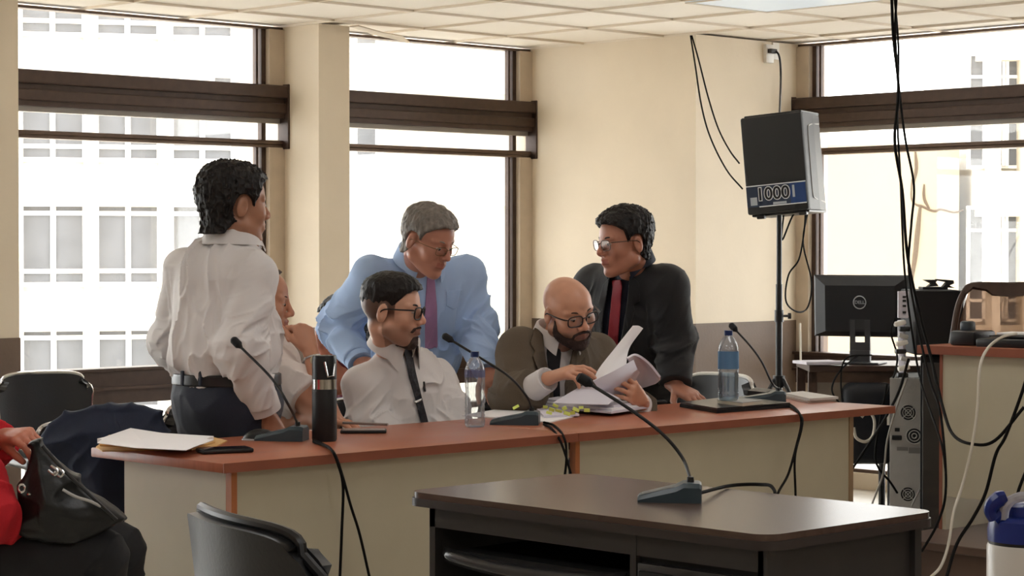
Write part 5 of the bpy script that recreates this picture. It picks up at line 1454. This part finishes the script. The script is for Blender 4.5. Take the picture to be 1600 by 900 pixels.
# ---- seated man in a short-sleeved white shirt, hand at his chin
def man_chin():
    th = 0; d = 7.6
    M = frame(th, -10)
    J = dict(M=M, N=at(400, 545, d), SR=at(424, 575, 7.44), SL=at(412, 572, 7.78), ER=at(512, 655, 7.30), WR=at(485, 548, 7.42), EL=at(432, 662, 7.46), WL=at(492, 657, 7.32),
             chest=at(408, 600, d), belly=at(396, 660, d), pelvis=at(385, 720, d + .02))
    J['Mp'] = frame(th); J['pelvis'][2] = .53; seated_legs(J, -50, ln=.34)
    H = H_(404, 473, 7.6, 3, -6, 0, 1.07)
    ho = dict(neck=.056, fat=.004)
    hL = hand_group(J['WL'], nrm(at(530, 657, 7.28) - J['WL']), UPV, -1, curl=(12, 16, 10))
    hR = hand_group(J['WR'], nrm(at(468, 500, 7.46) - J['WR']), nrm(RT * .75 + UPV * .30 - FW * .75), 1, curls=[(58, 78, 40), (64, 82, 45), (68, 84, 45), (70, 84, 45)], thumb=(34, 10), s=1.0)
    p = person('seated man in a short-sleeved white shirt resting his chin on his fist', J['pelvis'] * [1, 1, 0], J, H, ho, (188, 134, 108), hands=[hR, hL], armr=1.08)
    hair(p, H, mat('thin_dark_hair', (62, 48, 42), .6, bump=.5, bscale=160), [-.07, -.06, -.045, -.02, .0, -.01, .045, .082, .105, .12], lambda q: .004 + .005 * np.clip((q[:, 2] - .03) / .08, 0, 1), amp=.003, seed=9)
    eyes(p, H, look=(1, 0, -.2), gap=.0016); brows(p, H, M_beard, t=.0026)
    cR = (J['SR'] + (J['ER'] - J['SR']) * .62, nrm(J['ER'] - J['SR']), 'upper'); cL = (J['SL'] + (J['EL'] - J['SL']) * .58, nrm(J['EL'] - J['SL']), 'upper')
    sh = sdf_obj('shirt', torso(J, .016, .014, 21, cutR=cR, cutL=cL, armr=1.2, hem=(J['pelvis'] - UPV * .04, -UPV)), M_shirtw2, p, .0042)
    collar(sh, J['N'] + UPV * .006, th, r=.072, h=.042, m=M_shirtw2, tilt=-8)
    trousers(p, J, M_blacktr, J['pelvis'] + UPV * .03, 3)
    # steel watch on the raised wrist
    n = nrm(J['WR'] - J['ER']); c = J['WR'] - n * .035
    b = MB(); x_ = nrm(np.cross(n, FW)); y_ = np.cross(n, x_)
    b.tube([c + x_ * .032 * math.cos(q) + y_ * .030 * math.sin(q) for q in np.linspace(0, 2 * math.pi, 24, endpoint=False)], .0055, 6, closed=True)
    wt = b.build('watch', M_chrome, p, smooth='auto')
    b = MB(); cc = c - FW * .036 + RT * .012; b.lathe([(0, -.005), (.017, -.005), (.018, 0), (.016, .005), (0, .005)], 20, frame(-60)[:, [1, 2, 0]], cc); b.build('watch_face', mat('watch_dial', (190, 180, 150), .3, metal=.6), wt, smooth='auto')
    shoes(p, J, M_shoe)
man_chin()

# ---- person mostly hidden behind the blue sleeve
def woman_hidden():
    th = 190; d = 9.1
    M = frame(th, -12)
    J = dict(M=M, N=at(552, 548, d), SR=at(556, 570, 9.2), SL=at(560, 572, 8.92), ER=at(530, 640, 9.25), WR=at(520, 590, 9.4), EL=at(530, 600, 8.86), WL=at(503, 545, 8.95),
             chest=at(562, 600, d), belly=at(568, 655, d), pelvis=at(575, 700, d))
    J['Mp'] = frame(th); J['pelvis'][2] = .52; seated_legs(J, th, ln=.38)
    H = H_(540, 508, 9.05, 190, -12, 0, .98)
    ho = dict(neck=.048)
    hL = hand_group(J['WL'], nrm(at(498, 515, 8.95) - J['WL']), -dirv(0), -1, curl=(30, 40, 30), s=.92)
    hR = hand_group(J['WR'], nrm(J['WR'] - J['ER']), dirv(0), 1, curl=(30, 40, 30), s=.92)
    p = person('dark-haired person seated behind the leaning man, mostly hidden by his blue sleeve', J['pelvis'] * [1, 1, 0], J, H, ho, (160, 96, 74), hands=[hR, hL], vox=.0055)
    hair(p, H, M_hairb, [-.13, -.13, -.13, -.12, -.06, -.04, .03, .045, .065, .08], lambda q: .016 + .006 * np.clip(q[:, 2] / .08, 0, 1) + .01 * (q[:, 2] < -.04), amp=.005, seed=13, vox=.005)
    sdf_obj('blouse', torso(J, .014, .008, 31, cutR=(J['SR'] + (J['ER'] - J['SR']) * .5, nrm(J['ER'] - J['SR']), 'upper'), cutL=(J['SL'] + (J['EL'] - J['SL']) * .5, nrm(J['EL'] - J['SL']), 'upper')), mat('maroon_cloth', (96, 30, 44), .85), p, .006, clip=[(J['pelvis'] - UPV * .04, -UPV)])
    trousers(p, J, M_blacktr, J['pelvis'] + UPV * .03, 3, vox=.008)
    shoes(p, J, M_shoe)
woman_hidden()

# ---- grey-haired man in a blue shirt, leaning in
def man_blue():
    th = -68; d = 8.32
    M = frame(th, -24)
    J = dict(M=M, N=at(655, 418, 8.28), SR=at(580, 432, 8.26), SL=at(728, 430, 8.42), ER=at(527, 510, 8.42), WR=at(562, 566, 8.26), EL=at(744, 512, 8.40), WL=at(760, 580, 8.22),
             chest=at(657, 475, 8.36), belly=at(652, 545, 8.5), pelvis=at(645, 612, 8.66), wide=1.12)
    J['Mp'] = frame(th, -6); J['Mb'] = frame(th, -18); stand_legs(J, th)
    H = H_(668, 376, 8.12, -38, -22, 0, 1.05)
    ho = dict(neck=.058, fat=.005)
    hL = hand_group(J['WL'], nrm(at(772, 604, 8.12) - J['WL']), nrm(-FW + UPV * .3), -1, curl=(35, 45, 30))
    hR = hand_group(J['WR'], nrm(at(590, 585, 8.2) - J['WR']), nrm(-FW + UPV * .5), 1, curl=(20, 25, 20))
    p = person('grey-haired man in a light blue shirt and pink tie leaning forward', J['pelvis'] * [1, 1, 0], J, H, ho, (180, 126, 106), hands=[hL, hR])
    hair(p, H, M_hairg, [-.075, -.07, -.055, -.03, -.02, -.035, .022, .045, .066, .082], lambda q: .006 + .012 * np.clip((q[:, 2] - .02) / .08, 0, 1), amp=.004, seed=6)
    eyes(p, H, look=(1, 0, -.3), gap=.003); brows(p, H, M_hairg, t=.0028)
    glasses(p, H, mat('thin_gold_rim', (120, 92, 66), .3, metal=.8), r=.0013, h=.032, z=-.002)
    items = torso(J, .014, .016, 41, trap=1.15, cutL=(J['EL'] + (J['WL'] - J['EL']) * .93, nrm(J['WL'] - J['EL']), 'fore'), cutR=(J['ER'] + (J['WR'] - J['ER']) * .9, nrm(J['WR'] - J['ER']), 'fore'), belly=.01, armr=1.18, armfold=1.0, hem=(J['pelvis'] + UPV * .02, -UPV))
    waist = J['pelvis'] + UPV * .05
    sh = sdf_obj('shirt', items, M_shirtb, p, .004)
    collar(sh, J['N'] + UPV * .018 - FW * .01, th, r=.080, h=.05, m=M_shirtb, lean=frame(-62, -26), point=.07)
    cuff(sh, J['EL'], J['WL'], .93, .046, M_shirtb, .05, armr=1.18); cuff(sh, J['ER'], J['WR'], .9, .046, M_shirtb, .05, armr=1.18)
    tie = [(663, 420), (679, 421), (679, 433), (683, 480), (684, 545), (664, 545), (664, 480), (667, 434)]
    patch('tie', items, tie, .007, mat('lilac_pink_tie', (160, 120, 160), .6, bump=.2, bscale=300), p, 8.34)
    patch('shirt_pocket', items, [(697, 455), (722, 452), (721, 478), (708, 484), (697, 478)], .003, M_shirtb, sh, 8.38)
    trousers(p, J, M_blacktr, waist, 5)
    belt_ring(p, J, waist + UPV * .01, M_belt, .022)
    shoes(p, J, M_shoe)
man_blue()

# ---- young seated man in a white shirt, dark tie, glasses
def man_young():
    th = -50; d = 7.72
    M = frame(th, -8)
    J = dict(M=M, N=at(614, 549, 7.68), SR=at(568, 604, 7.62), SL=at(680, 594, 7.86), ER=at(573, 668, 7.60), WR=at(640, 705, 7.56), EL=at(705, 654, 7.78), WL=at(665, 700, 7.62),
             chest=at(630, 622, 7.76), belly=at(632, 672, 7.78), pelvis=at(630, 735, 7.82), wide=1.05)
    J['Mp'] = frame(th); J['pelvis'][2] = .53; seated_legs(J, -46, ln=.36)
    H = H_(612, 487, 7.6, -13, -4, 0, 1.05)
    ho = dict(neck=.057, stubble=.5, fade=.9, fat=.004, stub=(74, 56, 50))
    hR = hand_group(J['WR'], nrm(at(668, 715, 7.5) - J['WR']), UPV, 1, curl=(20, 30, 20))
    hL = hand_group(J['WL'], nrm(at(630, 712, 7.5) - J['WL']), UPV, -1, curl=(20, 30, 20))
    p = person('young seated man in white shirt and dark tie with black-rimmed glasses', J['pelvis'] * [1, 1, 0], J, H, ho, (208, 160, 136), hands=[hL, hR])
    hair(p, H, M_hairb, [-.01, -.004, .006, .014, .020, .020, .026, .040, .064, .080], lambda q: -.0055 + .023 * np.clip((q[:, 2] - .012) / .085, 0, 1) ** 1.2 + .004 * np.clip(q[:, 0] / .08, 0, 1), amp=.0025, seed=16)
    beard(p, H, ho, M_beard, [(0, -.075), (.016, -.078), (.026, -.092), (.035, -.125), (0, -.13)], .002)
    beard(p, H, ho, M_beard, [(.002, -.042), (.026, -.048), (.032, -.062), (.027, -.066), (.020, -.053), (.003, -.050)], .002, name='moustache')
    eyes(p, H, look=(1, 0, -.15)); brows(p, H, M_hairb, t=.0036)
    glasses(p, H, M_black, r=.0026, h=.040, w_=.053)
    items = torso(J, .014, .015, 51, belly=.02, armr=1.14, armfold=1.1)
    sh = sdf_obj('shirt', items, M_shirtw, p, .004, clip=[(J['pelvis'] - UPV * .04, -UPV)])
    collar(sh, J['N'] + UPV * .002, th, r=.075, h=.064, m=M_shirtw, lean=frame(-40, -22), point=.075)
    tie = [(629, 547), (643, 543), (645, 555), (650, 582), (659, 620), (670, 662), (658, 662), (649, 625), (639, 590), (633, 558)]
    patch('tie', items, tie, .008, mat('dark_patterned_tie', (38, 38, 44), .6, var=.7, vscale=110), p, 7.78)
    patch('tie_clip', items, [(647, 627), (659, 622), (660, 626), (648, 631)], .012, M_chrome, p, 7.78, vox=.002)
    patch('pocket_pen', items, [(661, 596), (664, 596), (666, 612), (663, 612)], .007, M_black, sh, 7.9, vox=.002)
    trousers(p, J, M_blacktr, J['pelvis'] + UPV * .03, 3)
    shoes(p, J, M_shoe)
man_young()

# ---- bald man in a brown jacket
def man_bald():
    th = -60; d = 8.2
    M = frame(th, -14)
    J = dict(M=M, N=at(868, 536, 8.12), SR=at(813, 549, 8.06), SL=at(930, 556, 8.3), ER=at(800, 628, 7.92), WR=at(856, 592, 7.76), EL=at(962, 628, 8.14), WL=at(1002, 626, 7.80),
             chest=at(872, 592, 8.2), belly=at(874, 655, 8.26), pelvis=at(872, 715, 8.32), wide=1.05)
    J['EL'] = at(985, 668, 8.05)
    J['Mp'] = frame(th); J['pelvis'][2] = .53; seated_legs(J, -48, ln=.36)
    H = H_(888, 486, 8.04, -58, -17, 12, 1.07)
    ho = dict(neck=.062, stubble=.6, stub=(60, 46, 42), fat=.012, jaw=1.08)
    hR = hand_group(J['WR'], nrm(at(920, 570, 7.70) - J['WR']), nrm(UPV * 1.0 - FW * .35 + RT * .1), 1, curls=[(16, 22, 14), (24, 26, 18), (30, 34, 20), (36, 38, 24)], spread=3, thumb=(38, 30), s=1.02)
    hL = hand_group(J['WL'], nrm(at(970, 596, 7.66) - J['WL']), nrm(-FW * 1.0 + UPV * .2 + RT * .3), -1, curls=[(22, 40, 30), (26, 42, 30), (30, 44, 30), (34, 46, 30)], spread=6, thumb=(48, 30), s=.94)
    p = person('bald bearded man in a brown jacket leafing through papers at the desk', J['pelvis'] * [1, 1, 0], J, H, ho, (200, 148, 122), hands=[hL, hR])
    beard(p, H, ho, M_beard, [(0, -.076), (.018, -.080), (.030, -.070), (.055, -.064), (.080, -.046), (.093, -.014), (.100, -.012), (.104, -.06), (.095, -.085), (.06, -.115), (.0, -.135)], .0028)
    beard(p, H, ho, M_beard, [(0, -.041), (.014, -.043), (.029, -.053), (.034, -.070), (.028, -.072), (.023, -.057), (.004, -.048), (0, -.049)], .003, name='moustache')
    eyes(p, H, look=(1, -.1, -.4), gap=.0035); brows(p, H, M_beard, t=.0032)
    glasses(p, H, mat('dark_brown_rim', (40, 26, 24), .3), r=.0026, h=.040, w_=.054)
    jm = mat('brown_jacket_cloth', (92, 80, 66), .85, bump=.3, bscale=420, var=.06, vscale=300)
    shirt = torso(J, .012, .004, 61, sleeves=(1, 1), cutR=(J['ER'] + (J['WR'] - J['ER']) * .93, nrm(J['WR'] - J['ER']), 'fore'), cutL=(J['EL'] + (J['WL'] - J['EL']) * .9, nrm(J['WL'] - J['EL']), 'fore'), armr=1.05)
    sh = sdf_obj('shirt', shirt, M_shirtw, p, .0045, clip=[(J['pelvis'] - UPV * .04, -UPV)])
    collar(sh, J['N'] + UPV * .010, th, r=.074, h=.05, m=M_shirtw, lean=frame(-58, -18), point=.05)
    cuff(sh, J['ER'], J['WR'], .84, .041, M_shirtw, .07, armr=1.05, t=.012)
    patch('tie', shirt, [(855, 541), (874, 541), (877, 552), (874, 580), (876, 640), (856, 640), (857, 580), (854, 552)], .008, mat('black_tie', (26, 25, 29), .6), p, 8.4)
    items = torso(J, .026, .012, 62, cutR=(J['ER'] + (J['WR'] - J['ER']) * .62, nrm(J['WR'] - J['ER']), 'fore'), cutL=(J['EL'] + (J['WL'] - J['EL']) * .8, nrm(J['WL'] - J['EL']), 'fore'), armr=1.14, shoulder=1.12, armfold=1.0)
    V = [(846, 485), (848, 520), (852, 560), (864, 605), (868, 690), (884, 690), (882, 600), (892, 560), (899, 530), (903, 490)]
    jk = sdf_obj('jacket', items, jm, p, .0042, extra=opening(V, 8.2), clip=[(J['pelvis'] - UPV * .06, -UPV)])
    patch('lapel', items, [(846, 494), (838, 503), (828, 535), (836, 549), (832, 556), (846, 592), (864, 612), (860, 590), (853, 562), (849, 530)], .007, jm, jk, 8.18)
    patch('lapel', items, [(902, 500), (916, 516), (922, 540), (912, 548), (914, 558), (898, 582), (882, 612), (883, 596), (892, 562), (899, 532)], .007, jm, jk, 8.24)
    c = J['WR'] - nrm(J['WR'] - J['ER']) * .012; n = nrm(J['WR'] - J['ER']); x_ = nrm(np.cross(n, FW)); y_ = np.cross(n, x_)
    b = MB(); b.tube([c + x_ * .033 * math.cos(q) + y_ * .030 * math.sin(q) for q in np.linspace(0, 2 * math.pi, 24, endpoint=False)], .006, 6, closed=True)
    b.build('wristband', M_black, p, smooth='auto')
    trousers(p, J, M_navy, J['pelvis'] + UPV * .03, 3)
    shoes(p, J, M_shoe)
man_bald()

# ---- standing man in a black suit
def man_suit():
    th = -118; d = 8.72
    M = frame(th, -16)
    J = dict(M=M, N=at(986, 421, 8.66), SR=at(930, 447, 8.86), SL=at(1042, 448, 8.62), ER=at(926, 520, 8.86), WR=at(945, 590, 8.75), EL=at(1055, 532, 8.62), WL=at(1056, 606, 8.52),
             chest=at(990, 495, 8.76), belly=at(996, 565, 8.86), pelvis=at(1000, 632, 8.96), wide=1.12)
    J['Mp'] = frame(th, -4); stand_legs(J, th)
    H = H_(976, 380, 8.56, -152, -6, 0, 1.08)
    ho = dict(neck=.058, fat=.008)
    hL = hand_group(J['WL'], nrm(at(1088, 622, 8.44) - J['WL']), nrm(UPV - FW * .2), -1, curl=(14, 12, 8), spread=7, thumb=(55, 20), s=1.04)
    hR = hand_group(J['WR'], nrm(J['WR'] - J['ER']), nrm(-FW), 1, curl=(30, 40, 30))
    p = person('standing man in a black suit and red tie leaning one hand on desk', J['pelvis'] * [1, 1, 0], J, H, ho, (174, 120, 98), hands=[hL, hR])
    hair(p, H, M_hairb, [-.070, -.068, -.055, -.035, -.028, -.035, .012, .050, .068, .080], lambda q: .008 + .016 * np.clip((q[:, 2] - .02) / .08, 0, 1), amp=.005, freq=70, seed=26)
    eyes(p, H, look=(1, 0, 0)); brows(p, H, M_hairb, t=.0032)
    glasses(p, H, mat('bronze_rim', (96, 74, 64), .3, metal=.5), r=.0018, h=.038)
    jm = mat('black_suit_cloth', (28, 28, 30), .8, bump=.25, bscale=420, sheen=.1)
    shirt = torso(J, .012, .004, 71, armr=1.03, cutL=(J['SL'] + (J['EL'] - J['SL']) * .8, nrm(J['EL'] - J['SL']), 'upper'), cutR=(J['SR'] + (J['ER'] - J['SR']) * .8, nrm(J['ER'] - J['SR']), 'upper'))
    M_sd = mat('midnight_shirt_cloth', (34, 38, 52), .8)
    sh = sdf_obj('shirt', shirt, M_sd, p, .005, clip=[(J['pelvis'] - UPV * .04, -UPV)])
    collar(sh, J['N'] + UPV * .022, th, r=.078, h=.05, m=M_sd, lean=frame(-125, -16), point=.07)
    patch('tie', shirt, [(956, 438), (970, 437), (972, 448), (968, 500), (965, 545), (948, 545), (952, 500), (957, 449)], .012, mat('dark_red_tie', (146, 44, 54), .55, bump=.2, bscale=300), p, 8.72)
    items = torso(J, .026, .012, 72, trap=1.15, cutL=(J['EL'] + (J['WL'] - J['EL']) * .9, nrm(J['WL'] - J['EL']), 'fore'), cutR=(J['ER'] + (J['WR'] - J['ER']) * .9, nrm(J['WR'] - J['ER']), 'fore'), armr=1.16, shoulder=1.1, armfold=1.0)
    V = [(952, 425), (948, 460), (942, 500), (940, 560), (962, 580), (972, 520), (980, 470), (990, 430)]
    jk = sdf_obj('jacket', items, jm, p, .0045, extra=opening(V, 8.74), clip=[(J['pelvis'] - UPV * .14, -UPV)])
    patch('lapel', items, [(984, 428), (998, 442), (1000, 470), (990, 476), (992, 486), (978, 530), (962, 578), (972, 522), (980, 470)], .007, jm, jk, 8.76)
    patch('lapel', items, [(953, 432), (942, 445), (934, 475), (940, 484), (934, 492), (939, 540), (942, 500), (948, 462)], .007, jm, jk, 8.76)
    trousers(p, J, M_blacktr, J['pelvis'] + UPV * .06, 3)
    shoes(p, J, M_shoe)
man_suit()
# ---------------------------------------------------------------- jacket, bag and the person at the lower left
def plane_poly(name, poly, d, thick, m, parent=None, fold=.012, seed=3, vox=.005, rnd_=.02, tilt=None, **kw):
    Mv = np.array([RT, FW, UPV]).T; c0 = at(100, 740, d)
    P2 = [((at(a, b_, d) - c0) @ RT, (at(a, b_, d) - c0) @ UPV) for a, b_ in poly]
    def fn(P):
        q = P - c0; xy = np.stack([q @ RT, q @ UPV], 1); z = q @ FW
        if tilt: z = z - tilt[0] * xy[:, 0] - tilt[1] * xy[:, 1]
        g = poly2(xy, P2) + rnd_; h = np.abs(z) - thick / 2 + rnd_ + thick * .25 * np.clip((g + .06) / .06, 0, 1)
        d_ = np.minimum(np.maximum(g, h), 0) + np.sqrt(np.maximum(g, 0) ** 2 + np.maximum(h, 0) ** 2) - rnd_
        nr = np.abs(d_) < .05
        if nr.any():
            w_ = np.stack([xy[nr, 0] * 9 + xy[nr, 1] * 6, xy[nr, 1] * 14 - xy[nr, 0] * 7, z[nr] * 5], 1)
            d_[nr] -= fold * (ridge(w_ + .7 * vnoise(w_ * .7, 2)[:, None], seed) - .4)
        return d_
    pts = np.array([at(a, b_, d + z) for a, b_ in poly for z in (-thick, thick)])
    v, f = polymesh(fn, pts.min(0) - .06, pts.max(0) + .06, vox)
    return link(name, v, f, m, parent, None, True, **kw)
M_denim = mat('navy_denim', (38, 46, 66), .85, bump=.3, bscale=380, var=.1, vscale=14)
plane_poly('jacket', [(62, 690), (78, 662), (105, 644), (150, 633), (225, 633), (250, 644), (262, 672), (263, 712), (240, 720), (205, 740), (212, 800), (190, 850), (140, 860), (128, 800), (110, 740), (90, 720), (70, 715)], 6.86, .15, M_denim, fold=.011, seed=5, label='navy denim jacket draped over the chair at the left desk end', cat='jacket')
# handbag
bag = plane_poly('handbag', [(52, 690), (66, 690), (100, 728), (135, 762), (165, 790), (190, 812), (172, 826), (150, 838), (122, 846), (90, 842), (60, 838), (8, 834), (4, 822), (30, 790), (38, 750)], 5.62, .15, mat('black_bag_leather', (19, 20, 20), .42, bump=.25, bscale=90, var=.15, vscale=20), fold=.014, seed=11, label='black leather handbag with metal rings on the lap of the person in red', cat='bag')
b = MB()
for dx in (0, 9):
    b = MB(); b.tube([at(80 + dx, 728 + dx * .3, 5.52), at(90 + dx, 735 + dx * .3, 5.51), at(86 + dx, 742 + dx * .3, 5.51), at(76 + dx, 735 + dx * .3, 5.52)], .0035, 8, smooth=4, closed=False); b.build('buckle', M_chrome, bag, smooth='auto')
b = MB(); b.tube([at(34 + 5 * math.cos(q), 763 + 6 * math.sin(q), 5.53) for q in np.linspace(0, 6.28, 16, endpoint=False)], .003, 6, closed=True); b.build('metal_ring', M_chrome, bag, smooth='auto')
b = MB(); b.lathe([(0, -.004), (.006, -.002), (.006, .002), (0, .004)], 12, Mr, at(46, 772, 5.54))
b.build('rivet', M_chrome, bag, smooth='auto')
b = MB(); b.tube([at(98, 765, 5.54), at(118, 776, 5.54), at(140, 783, 5.54), at(157, 791, 5.56)], .004, 8, smooth=6); b.build('zipper', M_silver, bag, smooth='auto')
b = MB(); b.tube([at(66, 697, 5.55), at(100, 735, 5.55), at(140, 773, 5.55), at(182, 812, 5.58)], .005, 8, smooth=6); b.build('seam', M_black, bag, smooth='auto')
# person in red, mostly outside the frame
def man_red():
    th = -8; d = 5.85
    M = frame(th, -4)
    J = dict(M=M, N=at(-110, 560, d), SR=at(-80, 640, 5.62), SL=at(-95, 635, 6.0), ER=at(-20, 800, 5.55), WR=at(40, 835, 5.75), EL=at(-50, 720, 5.95), WL=at(8, 684, 5.76),
             chest=at(-105, 690, d), belly=at(-110, 780, d), pelvis=at(-100, 850, d))
    J['Mp'] = frame(th); J['pelvis'][2] = .52
    seated_legs(J, th, z=.52, ln=.48, spread=.06)
    J['KR'] = at(150, 872, 5.66); J['KL'] = at(178, 862, 5.86); J['HR'] = at(-70, 880, 5.70); J['HL'] = at(-70, 875, 6.0)
    for k in 'RL': J['F' + k] = J['K' + k] * [1, 1, 0] + UPV * .09
    H = H_(-100, 470, d, th, -10, 0, 1.0)
    ho = dict()
    hL = hand_group(J['WL'], nrm(at(60, 680, 5.66) - J['WL']), nrm(UPV - FW * .5), -1, curls=[(26, 40, 22), (36, 44, 26), (44, 46, 30), (50, 46, 30)], thumb=(26, 26), s=.98)
    hR = hand_group(J['WR'], nrm(RT), UPV, 1, curl=(20, 20, 10))
    p = person('seated person in red at the lower left holding the black handbag open', J['pelvis'] * [1, 1, 0], J, H, ho, (190, 120, 96), hands=[hL, hR], vox=.0045)
    hair(p, H, M_hairb, [-.075, -.07, -.055, -.03, -.02, -.035, .022, .045, .066, .082], lambda q: .006 + .012 * np.clip((q[:, 2] - .02) / .08, 0, 1), seed=6, vox=.006)
    red = mat('red_knit', (190, 26, 38), .85, bump=.3, bscale=300)
    items = torso(J, .018, .010, 91, cutR=(J['ER'] + (J['WR'] - J['ER']) * .9, nrm(J['WR'] - J['ER']), 'fore'), cutL=(J['EL'] + (J['WL'] - J['EL']) * .90, nrm(J['WL'] - J['EL']), 'fore'), armr=1.15)
    sdf_obj('sweater', items, red, p, .0055, clip=[(J['pelvis'] - UPV * .03, -UPV)])
    trousers(p, J, M_blacktr, J['pelvis'] + UPV * .16, 3, t=.02, fold=.008)
    shoes(p, J, M_shoe)
man_red()
visitor_chair('black chair under the person in red at the lower left', tuple(at(-100, 850, 5.86) * [1, 1, 0]), rzf(RT * .99 - FW * .1), h=.80)
